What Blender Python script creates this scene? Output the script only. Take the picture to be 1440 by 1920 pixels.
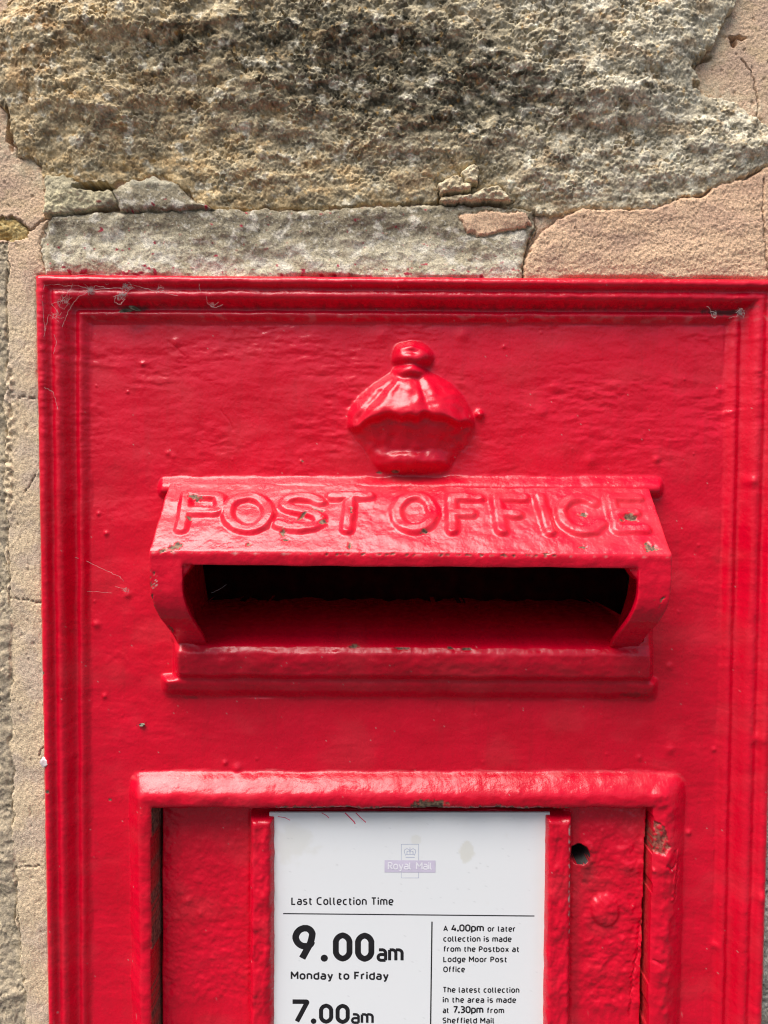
import bpy, bmesh, math, random
import numpy as np
from mathutils import Matrix, Vector

for o in list(bpy.data.objects):
    bpy.data.objects.remove(o)
SC = bpy.context.scene
COL = SC.collection
random.seed(7)
R = math.radians

# ------------------------------------------------------------------ camera
# wall plane is y = 0 and faces -Y; heights ("h", mm) stand out of it towards the viewer
DIST = 0.290
FPX = 1442.0
PITCH, ROLL = R(2.2), R(0.4)
Fv = np.array([0, math.cos(PITCH), -math.sin(PITCH)])
U0 = np.array([0, math.sin(PITCH), math.cos(PITCH)])
X0 = np.array([1.0, 0, 0])
Rv = X0 * math.cos(ROLL) + U0 * math.sin(ROLL)
Uv = -X0 * math.sin(ROLL) + U0 * math.cos(ROLL)
cam = bpy.data.cameras.new('camera')
cam.sensor_fit = 'HORIZONTAL'
cam.sensor_width = 36.0
cam.lens = 36.0 * FPX / 1440.0
cam.clip_start = 0.01
cam.clip_end = 100
camo = bpy.data.objects.new('camera', cam)
COL.objects.link(camo)
M = Matrix.Identity(4)
for i in range(3):
    M[i][0], M[i][1], M[i][2] = Rv[i], Uv[i], -Fv[i]
M[1][3] = -DIST
camo.matrix_world = M
SC.camera = camo

# ------------------------------------------------------------------ sky, sun, exposure
SUN_EL = R(66)
SUN_AZ = math.atan2(-0.74, -0.66)          # towards the sun, in front of the wall, from the left
world = bpy.data.worlds.new('World')
SC.world = world
world.use_nodes = True
nt = world.node_tree
sky = nt.nodes.new('ShaderNodeTexSky')
sky.sky_type = 'NISHITA'
sky.sun_disc = False
sky.sun_elevation = SUN_EL
sky.sun_rotation = SUN_AZ % (2 * math.pi)
sky.air_density = 1.0
sky.dust_density = 4.5
sky.ozone_density = 1.0
nt.nodes['Background'].inputs['Strength'].default_value = 0.05
nt.links.new(sky.outputs[0], nt.nodes['Background'].inputs['Color'])
sun = bpy.data.lights.new('sun', 'SUN')
sun.energy = 2.2
sun.angle = R(52)
sun.color = (1.0, 0.955, 0.895)
suno = bpy.data.objects.new('sun', sun)
COL.objects.link(suno)
sd_ = Vector((math.sin(SUN_AZ) * math.cos(SUN_EL), math.cos(SUN_AZ) * math.cos(SUN_EL), math.sin(SUN_EL)))
suno.rotation_euler = sd_.to_track_quat('Z', 'Y').to_euler()
suno.location = sd_ * 3
SC.cycles.filter_width = 1.15
SC.view_settings.view_transform = 'Standard'
SC.view_settings.look = 'None'
SC.view_settings.gamma = 1.0
SC.view_settings.use_curve_mapping = False
SC.view_settings.exposure = 1.48

# ------------------------------------------------------------------ pixel <-> place
def px(u, v, h=0.0):
    """photo pixel on the plane h mm in front of the wall plane -> (X, Z) metres"""
    a, b = (u - 720) / FPX, (960 - v) / FPX
    d = Fv + a * Rv + b * Uv
    s = (DIST - h / 1000.0) / d[1]
    return s * d[0], s * d[2]
def P3(u, v, h=0.0):
    x, z = px(u, v, h)
    return Vector((x, -h / 1000.0, z))
def proj(X, Z, h):
    y = DIST - np.asarray(h) / 1000.0
    dep = X * Fv[0] + y * Fv[1] + Z * Fv[2]
    return (720 + FPX * (X * Rv[0] + y * Rv[1] + Z * Rv[2]) / dep,
            960 - FPX * (X * Uv[0] + y * Uv[1] + Z * Uv[2]) / dep)
def zp(v, h, u=771):
    return px(u, v, h)[1] * 1000

# ------------------------------------------------------------------ noise
def _h(ix, iy, seed):
    n = (ix.astype(np.int64) * 374761393 + iy.astype(np.int64) * 668265263 + seed * 974711) & 0xFFFFFFFF
    n = ((n ^ (n >> 13)) * 1274126177) & 0xFFFFFFFF
    n = ((n ^ (n >> 16)) * 2246822519) & 0xFFFFFFFF
    return ((n ^ (n >> 15)) & 0xFFFFFF) / float(0x1000000)
def gnoise(x, y, seed=0):
    ix, iy = np.floor(x), np.floor(y)
    fx, fy = x - ix, y - iy
    def g(dx, dy):
        a = _h(ix + dx, iy + dy, seed) * (2 * np.pi)
        return np.cos(a) * (fx - dx) + np.sin(a) * (fy - dy)
    sx = fx * fx * fx * (fx * (fx * 6 - 15) + 10)
    sy = fy * fy * fy * (fy * (fy * 6 - 15) + 10)
    a = g(0, 0) * (1 - sx) + g(1, 0) * sx
    b = g(0, 1) * (1 - sx) + g(1, 1) * sx
    return (a * (1 - sy) + b * sy) * 1.5
def fbm(x, y, seed=0, o=4, p=0.5):
    r, a = 0, 1.0
    for k in range(o):
        r = r + a * gnoise(x * 2 ** k + 17.3 * k, y * 2 ** k - 9.1 * k, seed + k)
        a *= p
    return r
def worley(x, y, seed=0):
    ix, iy = np.floor(x), np.floor(y)
    f1 = np.full(x.shape, 9.0); f2 = np.full(x.shape, 9.0); cid = np.zeros(x.shape)
    for dx in (-1, 0, 1):
        for dy in (-1, 0, 1):
            jx, jy = ix + dx, iy + dy
            d = (jx + _h(jx, jy, seed) - x) ** 2 + (jy + _h(jx, jy, seed + 5) - y) ** 2
            c = _h(jx, jy, seed + 11)
            f2 = np.minimum(f2, np.maximum(f1, d))
            cid = np.where(d < f1, c, cid)
            f1 = np.minimum(f1, d)
    return np.sqrt(f1), np.sqrt(f2), cid
def S(a, b, x):
    t = np.clip((x - a) / (b - a), 0, 1)
    return t * t * (3 - 2 * t)
def smax(a, b, k):
    h = np.clip(0.5 + 0.5 * (a - b) / k, 0, 1)
    return b + (a - b) * h + k * h * (1 - h)
def blur(A, n=1):
    for _ in range(n):
        B = np.pad(A, 1, mode='edge')
        A = 0.5 * B[1:-1, 1:-1] + 0.25 * (B[:-2, 1:-1] + B[2:, 1:-1])
        B = np.pad(A, 1, mode='edge')
        A = 0.5 * B[1:-1, 1:-1] + 0.25 * (B[1:-1, :-2] + B[1:-1, 2:])
    return A
def seg_dist(x, y, pts):
    d = np.full(np.shape(x), 1e9)
    for (ax, ay), (bx, by) in zip(pts[:-1], pts[1:]):
        vx, vy = bx - ax, by - ay
        t = np.clip(((x - ax) * vx + (y - ay) * vy) / (vx * vx + vy * vy + 1e-12), 0, 1)
        d = np.minimum(d, (x - ax - t * vx) ** 2 + (y - ay - t * vy) ** 2)
    return np.sqrt(d)
def sd_poly(x, y, pts):
    d = seg_dist(x, y, list(pts) + [pts[0]])
    ins = np.zeros(np.shape(x), bool)
    n = len(pts)
    for i in range(n):
        (ax, ay), (bx, by) = pts[i], pts[(i + 1) % n]
        if ay == by: continue
        c = ((ay > y) != (by > y)) & (x < (bx - ax) * (y - ay) / (by - ay) + ax)
        ins ^= c
    return np.where(ins, -d, d)

# ------------------------------------------------------------------ materials
def new_mat(name):
    m = bpy.data.materials.new(name)
    m.use_nodes = True
    return m, m.node_tree, m.node_tree.nodes['Principled BSDF']
def N(t, kind, **kw):
    n = t.nodes.new(kind)
    for k, v in kw.items(): setattr(n, k, v)
    return n
def mixcol(t, fac, a, b, blend='MIX'):
    n = N(t, 'ShaderNodeMix', data_type='RGBA', blend_type=blend)
    for sock, val in ((n.inputs[0], fac), (n.inputs[6], a), (n.inputs[7], b)):
        if hasattr(val, 'type'): t.links.new(val, sock)
        else: sock.default_value = val
    return n.outputs[2]
def noise_node(t, scale, detail=3, rough=0.55):
    g = N(t, 'ShaderNodeNewGeometry')
    n = N(t, 'ShaderNodeTexNoise')
    n.inputs['Scale'].default_value = scale
    n.inputs['Detail'].default_value = detail
    n.inputs['Roughness'].default_value = rough
    t.links.new(g.outputs['Position'], n.inputs['Vector'])
    return n.outputs['Fac']
def ramp(t, f, a, b, va=0.0, vb=1.0):
    n = N(t, 'ShaderNodeMapRange')
    n.inputs[1].default_value, n.inputs[2].default_value = a, b
    n.inputs[3].default_value, n.inputs[4].default_value = va, vb
    t.links.new(f, n.inputs[0])
    return n.outputs[0]
def bump(t, bs, h, dist, strength=1.0):
    b = N(t, 'ShaderNodeBump')
    b.inputs['Distance'].default_value = dist
    b.inputs['Strength'].default_value = strength
    t.links.new(h, b.inputs['Height'])
    t.links.new(b.outputs[0], bs.inputs['Normal'])

def make_paint():
    m, t, b = new_mat('red_gloss_paint')
    at = N(t, 'ShaderNodeAttribute', attribute_name='wear')
    sp = N(t, 'ShaderNodeSeparateColor')
    t.links.new(at.outputs['Color'], sp.inputs[0])
    n1 = noise_node(t, 55, 4)
    n0 = noise_node(t, 14, 3)
    red0 = mixcol(t, ramp(t, n1, 0.35, 0.65), (0.61, 0.0004, 0.0180, 1), (0.69, 0.0008, 0.0230, 1))
    red = mixcol(t, ramp(t, n0, 0.40, 0.72, 0, .55), red0, (0.72, 0.0020, 0.028, 1))
    nb = noise_node(t, 900, 3)
    bare = mixcol(t, ramp(t, nb, 0.4, 0.6), (0.060, 0.034, 0.022, 1), (0.23, 0.150, 0.090, 1))
    c = mixcol(t, sp.outputs[2], red, (0.50, 0.40, 0.36, 1))       # pale dust, and sheen painted on the hood
    c = mixcol(t, sp.outputs[1], c, (0.030, 0.020, 0.016, 1))      # soot, grime and darker bands
    c = mixcol(t, sp.outputs[0], c, bare)                          # paint gone
    t.links.new(c, b.inputs['Base Color'])
    n2 = noise_node(t, 170, 3)
    r0 = ramp(t, n2, 0.3, 0.7, 0.19, 0.34)
    ad = N(t, 'ShaderNodeMath', operation='MAXIMUM')
    mx = N(t, 'ShaderNodeMath', operation='MAXIMUM')
    md_ = N(t, 'ShaderNodeMath', operation='MAXIMUM'); t.links.new(sp.outputs[1], md_.inputs[0]); t.links.new(sp.outputs[2], md_.inputs[1])
    t.links.new(sp.outputs[0], mx.inputs[0]); t.links.new(md_.outputs[0], mx.inputs[1])
    m2 = N(t, 'ShaderNodeMath', operation='MULTIPLY'); m2.inputs[1].default_value = 0.8
    t.links.new(mx.outputs[0], m2.inputs[0])
    t.links.new(r0, ad.inputs[0]); t.links.new(m2.outputs[0], ad.inputs[1])
    t.links.new(ad.outputs[0], b.inputs['Roughness'])
    b.inputs['Specular IOR Level'].default_value = 0.5
    n3 = noise_node(t, 420, 4, 0.6)
    bump(t, b, n3, 0.00022)
    return m
def make_stone(name, detail_scale, depth, rough=0.92, contrast=(0.55, 1.45)):
    m, t, b = new_mat(name)
    at = N(t, 'ShaderNodeAttribute', attribute_name='tint')
    n1 = noise_node(t, detail_scale, 4, 0.65)
    f = ramp(t, n1, 0.28, 0.72, contrast[0], contrast[1])
    g = N(t, 'ShaderNodeCombineColor')
    for k in range(3): t.links.new(f, g.inputs[k])
    c = mixcol(t, 1.0, at.outputs['Color'], g.outputs[0], 'MULTIPLY')
    t.links.new(c, b.inputs['Base Color'])
    b.inputs['Roughness'].default_value = rough
    b.inputs['Specular IOR Level'].default_value = 0.3
    bump(t, b, n1, depth)
    return m
def plain(name, col, rough=0.6, nscale=0, var=0.15, spec=0.4, alpha=1.0, bdepth=0):
    m, t, b = new_mat(name)
    if nscale:
        n = noise_node(t, nscale, 3)
        lo = tuple(c * (1 - var) for c in col) + (1,)
        hi = tuple(min(1, c * (1 + var)) for c in col) + (1,)
        t.links.new(mixcol(t, ramp(t, n, 0.3, 0.7), lo, hi), b.inputs['Base Color'])
        if bdepth: bump(t, b, n, bdepth)
    else:
        b.inputs['Base Color'].default_value = tuple(col) + (1,)
    b.inputs['Roughness'].default_value = rough
    b.inputs['Specular IOR Level'].default_value = spec
    b.inputs['Alpha'].default_value = alpha
    return m
PAINT = make_paint()
STONE = make_stone('rough_sandstone', 1500, 0.00028, contrast=(0.60, 1.40))
MORTAR = make_stone('sandy_mortar', 2100, 0.00045, contrast=(0.55, 1.45))
IRON = plain('dark_iron', (0.16, 0.008, 0.008), 0.8, 120, 0.4)

# ------------------------------------------------------------------ mesh building
def mesh_object(name, V, Fq, mat, parent=None, normals=None, attr=None, smooth=True):
    """V (n,3) float, Fq (m,4) or (m,3) int"""
    me = bpy.data.meshes.new(name)
    k = Fq.shape[1]
    me.vertices.add(len(V)); me.loops.add(Fq.size); me.polygons.add(len(Fq))
    me.vertices.foreach_set('co', np.ascontiguousarray(V, np.float32).ravel())
    me.loops.foreach_set('vertex_index', np.ascontiguousarray(Fq, np.int32).ravel())
    me.polygons.foreach_set('loop_start', np.arange(0, Fq.size, k, dtype=np.int32))
    me.polygons.foreach_set('use_smooth', np.full(len(Fq), smooth))
    me.update(calc_edges=True)
    me.validate()
    if attr:
        for an, av in attr.items():
            a = me.color_attributes.new(an, 'FLOAT_COLOR', 'POINT')
            c = np.ones((len(V), 4), np.float32); c[:, :3] = av
            a.data.foreach_set('color', c.ravel())
    if normals is not None:
        me.normals_split_custom_set_from_vertices(normals.astype(np.float32).tolist())
    me.materials.append(mat)
    o = bpy.data.objects.new(name, me)
    COL.objects.link(o)
    if parent is not None: o.parent = parent
    return o
class Sheet:
    """a relief: grid of points with per-point attribute, cut into separate objects by face masks"""
    def __init__(s, X, Y, Z, attr):
        s.P = np.stack([X, Y, Z], -1)
        gi = np.gradient(s.P, axis=0); gj = np.gradient(s.P, axis=1)
        n = np.cross(gi, gj)
        n /= np.linalg.norm(n, axis=-1, keepdims=True) + 1e-20
        s.flip = n[..., 1].mean() > 0
        if s.flip: n = -n
        s.N, s.attr = n, attr
        s.free = np.ones((X.shape[0] - 1, X.shape[1] - 1), bool)
    def cut(s, name, pmask, mat, parent, skirt=None):
        """pmask: bool per point; a face belongs where its first corner does"""
        fm = pmask[:-1, :-1] & s.free
        s.free &= ~fm
        if not fm.any(): return None
        n, m = s.P.shape[:2]
        idx = np.arange(n * m).reshape(n, m)
        q = np.stack([idx[:-1, :-1], idx[1:, :-1], idx[1:, 1:], idx[:-1, 1:]], -1)[fm]
        used, inv = np.unique(q, return_inverse=True)
        q = inv.reshape(-1, 4)
        if s.flip: q = q[:, ::-1]
        V = s.P.reshape(-1, 3)[used]
        nr = s.N.reshape(-1, 3)[used]
        a = {k: v.reshape(-1, 3)[used] for k, v in s.attr.items()}
        if skirt is not None:
            # give the piece a body: every open edge is carried back to the depth `skirt`
            e = np.concatenate([q[:, [0, 1]], q[:, [1, 2]], q[:, [2, 3]], q[:, [3, 0]]])
            key = np.sort(e, 1)
            _, first, cnt = np.unique(key[:, 0].astype(np.int64) * len(V) + key[:, 1], return_index=True, return_counts=True)
            be = e[first[cnt == 1]]
            bv, binv = np.unique(be, return_inverse=True)
            binv = binv.reshape(-1, 2) + 2 * 0
            top = V[bv]; low = top.copy(); low[:, 1] = skirt
            base = len(V)
            V = np.concatenate([V, top, low])
            side = np.zeros_like(top); side[:, 1] = 0
            for A_, B_ in ((0, 1),):
                d = top[binv[:, 1]] - top[binv[:, 0]]
                sn = np.stack([d[:, 2], np.zeros(len(d)), -d[:, 0]], -1)
                np.add.at(side, binv[:, 0], sn); np.add.at(side, binv[:, 1], sn)
            side /= np.linalg.norm(side, axis=1, keepdims=True) + 1e-20
            nr = np.concatenate([nr, side, side])
            for k in a: a[k] = np.concatenate([a[k], a[k][bv], a[k][bv]])
            k_ = len(bv)
            sq = np.stack([base + binv[:, 1], base + binv[:, 0], base + k_ + binv[:, 0], base + k_ + binv[:, 1]], -1)
            q = np.concatenate([q, sq])
        return mesh_object(name, V, q, mat, parent, nr, a)
def empty(name, loc=(0, 0, 0)):
    o = bpy.data.objects.new(name, None)
    o.empty_display_size = 0.05
    COL.objects.link(o)
    o.location = loc
    return o
def tag(o, label, cat, group=None, kind=None):
    o['label'] = label; o['category'] = cat
    if group: o['group'] = group
    if kind: o['kind'] = kind
    return o
def axis(fine, coarse_lo, coarse_hi, step, grow=1.25, cap=6.0):
    """monotone coordinates (mm): even steps inside `fine`, growing ones outside"""
    a = list(np.arange(fine[0], fine[1] + step * .5, step))
    st = step
    while a[-1] < coarse_hi:
        st = min(st * grow, cap); a.append(a[-1] + st)
    st = step; lo = [a[0]]
    while lo[-1] > coarse_lo:
        st = min(st * grow, cap); lo.append(lo[-1] - st)
    return np.array(lo[:0:-1] + a)

# ================================================================== STONE WALL
TL, BL = px(63, 513, 7), px(88, 1920, 7)
TR, BR = px(1473, 522, 7), px(1432, 1920, 7)
ZB = -0.40                                        # foot of the box, below the frame
def XL(Z): return TL[0] + (BL[0] - TL[0]) * (Z - TL[1]) / (BL[1] - TL[1])
def XR(Z): return TR[0] + (BR[0] - TR[0]) * (Z - TR[1]) / (BR[1] - TR[1])
def ZT(X): return TL[1] + (TR[1] - TL[1]) * (X - TL[0]) / (TR[0] - TL[0])

def build_wall():
    wall = empty('stone_wall', (0, 0.0, -1.2))
    tag(wall, 'weathered sandstone wall with patchy mortar around the red post box', 'wall')
    xs = axis((-150, 155), -420, 420, 0.34)
    zs = axis((px(720, 535, 4)[1] * 1000, 192), 192, 420, 0.34)
    zl = np.arange(-205, zs[0] - 0.3, 0.55)
    zb = axis((-205, -205), -1200, -205, 0.55, 1.25, 25.0)[:-1]
    zz = np.concatenate([zb, zl, zs])
    XG, ZG = np.meshgrid(xs / 1000, zz / 1000)
    inbox = (XG > XL(ZG) + 0.004) & (XG < XR(ZG) - 0.004) & (ZG < ZT(XG) - 0.004) & (ZG > ZB + 0.004)
    sel = ~inbox
    X, Z = XG[sel], ZG[sel]
    Xm, Zm = X * 1000, Z * 1000
    u, v = proj(X, Z, 5.0)
    # uneven outlines
    wu = u + 11 * gnoise(u / 46, v / 46, 1) + 6 * gnoise(u / 17, v / 17, 2) + 3.0 * gnoise(u / 6, v / 6, 3)
    wv = v + 10 * gnoise(u / 46, v / 46, 4) + 6 * gnoise(u / 17, v / 17, 5) + 3.0 * gnoise(u / 6, v / 6, 6)
    mu = u + 4 * gnoise(u / 30, v / 30, 7) + 2.5 * gnoise(u / 8, v / 8, 8)
    mv = v + 4 * gnoise(u / 30, v / 30, 9) + 2.5 * gnoise(u / 8, v / 8, 10)
    A = [(-900, -900), (-900, 40), (-60, 60), (0, 28), (-8, 60), (-5, 190), (18, 215), (22, 285), (60, 300), (84, 330), (150, 346),
         (165, 354), (212, 350), (240, 338), (280, 330), (325, 338), (348, 358), (372, 382), (420, 392), (600, 393), (830, 374),
         (960, 382), (1010, 398), (1180, 398), (1240, 392), (1290, 366), (1360, 345), (1440, 314), (1560, 285), (1540, 250),
         (1440, 232), (1400, 205), (1372, 190), (1312, 172), (1300, 128), (1322, 108), (1342, 60), (1362, 28), (1378, 0), (1392, -80), (1400, -900)]
    # the upper-left chip of mortar and the joint on the left
    A[1:5] = [(-900, 600), (-300, 600), (-300, 100), (-30, 48), (40, -5)][:0] + [(-14, -900), (44, -40), (38, 2), (2, 30), (-30, 40)]
    sA = sd_poly(wu, wv, A[1:])
    sI = sd_poly(wu * 0.6 + u * 0.4, wv, [(-900, 450), (8, 450), (10, 620), (3, 740), (4, 900), (6, 1060), (14, 1200), (17, 1450), (20, 1560), (27, 1740), (37, 1830), (42, 1920), (60, 2400), (-900, 2400)])
    sL = sd_poly(wu, wv, [(-60, 408), (20, 406), (48, 428), (46, 440), (10, 446), (-60, 436)])
    sK = sd_poly(wu, wv, [(1425, 700), (2600, 640), (2600, 2400), (1400, 2400)])
    B = [(72, 450), (80, 420), (104, 402), (160, 399), (365, 388), (420, 392), (600, 393), (830, 381), (1000, 394), (1004, 432), (986, 470), (978, 560), (70, 560), (78, 505)]
    sB = sd_poly(mu, mv, B)
    sD = sd_poly(mu, mv, [(84, 328), (115, 325), (143, 343), (163, 358), (212, 354), (222, 388), (160, 397), (82, 407)])
    sE = sd_poly(mu, mv, [(212, 357), (240, 344), (290, 333), (322, 340), (348, 360), (372, 380), (405, 394), (225, 398)])
    sF1 = sd_poly(mu, mv, [(820, 347), (858, 330), (882, 345), (880, 364), (824, 366)])
    sF2 = sd_poly(mu, mv, [(860, 328), (888, 312), (898, 328), (893, 350), (872, 346)])
    sF3 = sd_poly(mu, mv, [(905, 356), (932, 350), (960, 378), (830, 384), (822, 370), (885, 368)])
    sG = sd_poly(mu, mv, [(860, 404), (905, 398), (990, 400), (996, 422), (962, 434), (900, 446), (872, 434)])
    C = [(979, 560), (982, 516), (985, 485), (1010, 440), (1045, 410), (1090, 392), (1170, 391), (1225, 392), (1280, 367), (1315, 371), (1355, 341), (1400, 334), (1440, 312), (1560, 280), (2600, 240), (2600, 640), (1480, 600)]
    sC = sd_poly(mu, mv, C)

    # ---- relief (mm)
    wx = Xm + 0.5 * fbm(Xm / 3, Zm / 3, 30, 2); wz = Zm + 0.5 * fbm(Xm / 3 + 5, Zm / 3, 33, 2)
    f1, f2, c1 = worley(wx / 1.75, wz / 1.5, 40)
    g1, g2, c2 = worley(wx / 1.0, wz / 0.92, 47)
    big = fbm(Xm / 42, Zm / 26, 50, 4)
    mid = fbm(Xm / 13, Zm / 6.5, 55, 3, 0.5)
    fine = fbm(Xm / 1.6, Zm / 1.6, 60, 3, 0.6)
    pit = S(0.15, 0.75, fbm(Xm / 4.2, Zm / 3.6, 65, 3, 0.6))
    grain = S(0.02, 0.30, f2 - f1)
    pitc = S(.62, .9, c2) * S(-.3, .3, fbm(Xm / 5, Zm / 4, 67, 2))
    gm = 0.60 + 0.65 * S(-.4, .5, fbm(Xm / 16, Zm / 10, 68, 3))
    rock = 3.0 * big + 1.25 * mid + gm * (-0.55 * f1 ** 2 + 0.25 * grain - 0.55 * g1 ** 2 + 0.10 * fine) - 1.1 * gm * pitc - 0.5 * pit * (c1 > .45)
    H = 2.6 + 0.6 * fbm(Xm / 24, Zm / 24, 70, 3) + 0.12 * fine + 0.14 * fbm(Xm / 0.9, Zm / 0.9, 72, 2)
    H -= 0.5 * S(0.6, 0.95, fbm(Xm / 3, Zm / 3, 75, 2))
    ia = sA < 0
    rise = 1 - np.exp(np.minimum(sA, 0) / 70)
    roll = 7.5 * S(330, 60, v) - 3.0 * S(60, -120, v) + 2.0 * S(500, 0, u) * S(300, 100, v)
    hs = 4.2 + 4.0 * rise + roll * (0.35 + 0.65 * rise) + rock * (0.45 + 0.55 * rise)
    hs = 4.2 + (hs - 4.2) * .88
    H = np.where(ia, hs, H)
    H -= 1.3 * np.exp(-(sA / 3.2) ** 2) * S(-0.25, 0.45, gnoise(u / 40, v / 40, 80))
    # rough stone left of the strip, and beyond the right edge
    for sd, lift in ((sI, 2.0), (sL, 1.5), (sK, 1.0)):
        H = np.where(sd < 0, lift + 0.8 * (1 - np.exp(np.minimum(sd, 0) / 18)) + 0.45 * rock, H)
        H -= 0.9 * np.exp(-(sd / 2.2) ** 2) * S(-.2, .4, gnoise(v / 60, u / 60, 83))
    # pebbly edge of the strip at its upper part
    H += 1.2 * np.exp(-((u - 12) / 9) ** 2) * S(640, 700, v) * S(1020, 900, v) * fbm(Xm / 2, Zm / 2, 84, 2)
    def patch(sd, h, edge, tex, grv=1.2, gw=2.4):
        nonlocal H
        e = np.sqrt(np.clip(1 - (1 - np.clip(-sd / edge, 0, 1)) ** 2, 0, 1))
        H = H - grv * np.exp(-(np.maximum(sd, 0) / gw) ** 2) * (sd > 0)
        H = np.where(sd < 0, (h - 2.2) + 2.2 * e + tex, H)
    sand = 0.16 * fine + 0.12 * fbm(Xm / 0.9, Zm / 0.9, 91, 2)
    gl = 1.3 * fbm(Xm / 22, Zm / 12, 93, 3) + 0.5 * fbm(Xm / 5, Zm / 5, 94, 3) + sand
    patch(sB, 4.6, 16, gl * 0.8 + 1.2 * S(505, 395, v) - 2.6 * np.exp(-((u - 80) / 9) ** 2) * S(520, 440, v), 1.0)
    patch(sE, 7.2, 13, gl * 0.7, .7)
    patch(sD, 6.4, 8, gl * 0.8 + 0.25 * (1 - 2 * f1) - 0.3 * pit, .8)
    patch(sG, 6.4, 5, 0.5 * gl, 0.4)
    patch(sC, 5.2, 6, 0.7 * fbm(Xm / 30, Zm / 16, 95, 3) + 0.12 * fbm(Xm / 3.4, Zm / 2.6, 98, 3) + 1.2 * sand - 0.25 * S(0.55, 0.8, fbm(Xm / 1.4, Zm / 1.4, 97, 2)), .6, 3.0)
    for sf, hh in ((sF3, 7.6), (sF1, 8.4), (sF2, 8.8)):
        patch(sf, hh, 7, gl * 0.6 + 0.7 * (1 - 2 * f1) - 0.5 * pit, 1.6)
    # the black hollow under the stone
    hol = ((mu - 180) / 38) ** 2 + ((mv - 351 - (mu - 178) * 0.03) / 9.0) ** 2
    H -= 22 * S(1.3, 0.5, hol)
    for cu, cv, ru, rv, dp in ((14, 240, 5, 34, 5), (1387, 66, 15, 4, 4), (1378, 76, 6, 6, 5), (1325, 103, 14, 6, 4), (1305, 165, 9, 5, 3), (932, 386, 9, 3, 3)):
        q = ((mu - cu) / ru) ** 2 + ((mv - cv) / rv) ** 2
        H -= dp * S(1.6, 0.3, q)
    # cracks
    cracks = [([(0, 405), (22, 404), (50, 428), (82, 402)], 1.8), ([(1394, 105), (1412, 125), (1420, 150), (1422, 165), (1428, 190), (1420, 230)], 1.1),
              ([(1432, 335), (1430, 400), (1436, 470), (1442, 515)], 1.0), ([(1002, 395), (1006, 425), (996, 440), (986, 475), (981, 520)], 1.6),
              ([(30, 745), (50, 744), (72, 747)], 0.9), ([(14, 1124), (45, 1126), (62, 1133), (75, 1130)], 1.0), ([(22, 1634), (45, 1632), (70, 1630)], 0.9),
              ([(28, 1715), (31, 1760), (34, 1790)], 1.3), ([(6, 500), (5, 560), (9, 640)], 1.5), ([(35, 6), (15, 22), (-10, 34)], 2.0),
              ([(40, 925), (52, 905), (60, 892)], 1.0), ([(66, 1422), (72, 1408), (80, 1405)], 0.9), ([(8, 1000), (12, 1080), (13, 1140)], 1.2)]
    ck = np.zeros_like(H)
    for pts, w in cracks:
        d = seg_dist(u + 2.5 * gnoise(u / 9, v / 9, 99), v + 2.5 * gnoise(u / 9, v / 9, 98), pts)
        g = np.exp(-(d / w) ** 2)
        H -= 1.0 * g
        ck = np.maximum(ck, g)
    # keep everything behind the rim of the iron box next to it
    near = np.minimum.reduce([(X - XL(Z)) * 1000, (XR(Z) - X) * 1000, (ZT(X) - Z) * 1000])
    H = np.where(near > -0.6, np.minimum(H, 4.9), H)
    H -= 1.6 * np.exp(-((near + 0.2) / 0.8) ** 2) * S(-.6, .5, fbm(Xm / 30, Zm / 30, 86, 3))

    # ---- colours (linear albedo)
    def srgb(*c): return np.array([((x / 255 + 0.055) / 1.055) ** 2.4 for x in c])
    def mixc(a, b, f): return a + (b - a) * f[..., None]
    one = np.ones(H.shape + (3,))
    sp1 = fbm(Xm / 1.1, Zm / 1.1, 110, 2)
    speck = S(0.38, 0.7, fbm(Xm / 0.8, Zm / 0.8, 113, 2))
    blot = fbm(Xm / 17, Zm / 13, 116, 4)
    blot2 = fbm(Xm / 9 + 3, Zm / 7, 121, 4)
    # mortar default: pink beige
    T = mixc(one * srgb(218, 192, 166), one * srgb(202, 176, 156), S(-0.4, 0.5, blot))
    T = mixc(T, one * srgb(204, 182, 150), S(0.0, 0.7, blot2) * 0.6)
    strip = S(470, 620, v) * S(140, 90, u)
    T = mixc(T, mixc(one * srgb(216, 198, 170), one * srgb(200, 184, 166), S(-.2, .6, blot)), strip)
    T = mixc(T, one * srgb(130, 116, 102), speck * 0.5)
    T = T * np.array([1.06, 1.01, .94])
    # lime and grit smeared along the joint
    sm = S(46, 0, sA) * S(-.35, .45, fbm(Xm / 4, Zm / 4, 118, 4, .6))
    T = mixc(T, one * srgb(222, 208, 178), sm * .7)
    T = mixc(T, one * srgb(150, 138, 116), S(.2, .7, fbm(Xm / 2.5, Zm / 2.5, 119, 3)) * S(60, 0, sA) * .5)
    # rock
    yel, brn, gry, drk, pal = srgb(222, 194, 146), srgb(184, 146, 100), srgb(190, 177, 148), srgb(72, 69, 56), srgb(234, 226, 204)
    leftw = S(820, 120, u + 160 * blot)
    rk = mixc(one * gry, one * yel, np.clip(leftw * 0.5 + 0.4 * S(250, 380, v + 60 * blot2) + .3 * blot2, 0, 1))
    rk = mixc(rk, one * pal, S(800, 1150, u + 200 * blot2) * 0.5)
    rk = mixc(rk, one * srgb(112, 104, 88), S(-.05, .55, fbm(Xm / 8, Zm / 4.6, 138, 4, .6)) * .62)
    rk = mixc(rk, one * brn, S(0.15, 0.7, blot2 + 0.2 * blot) * 0.4)
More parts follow.
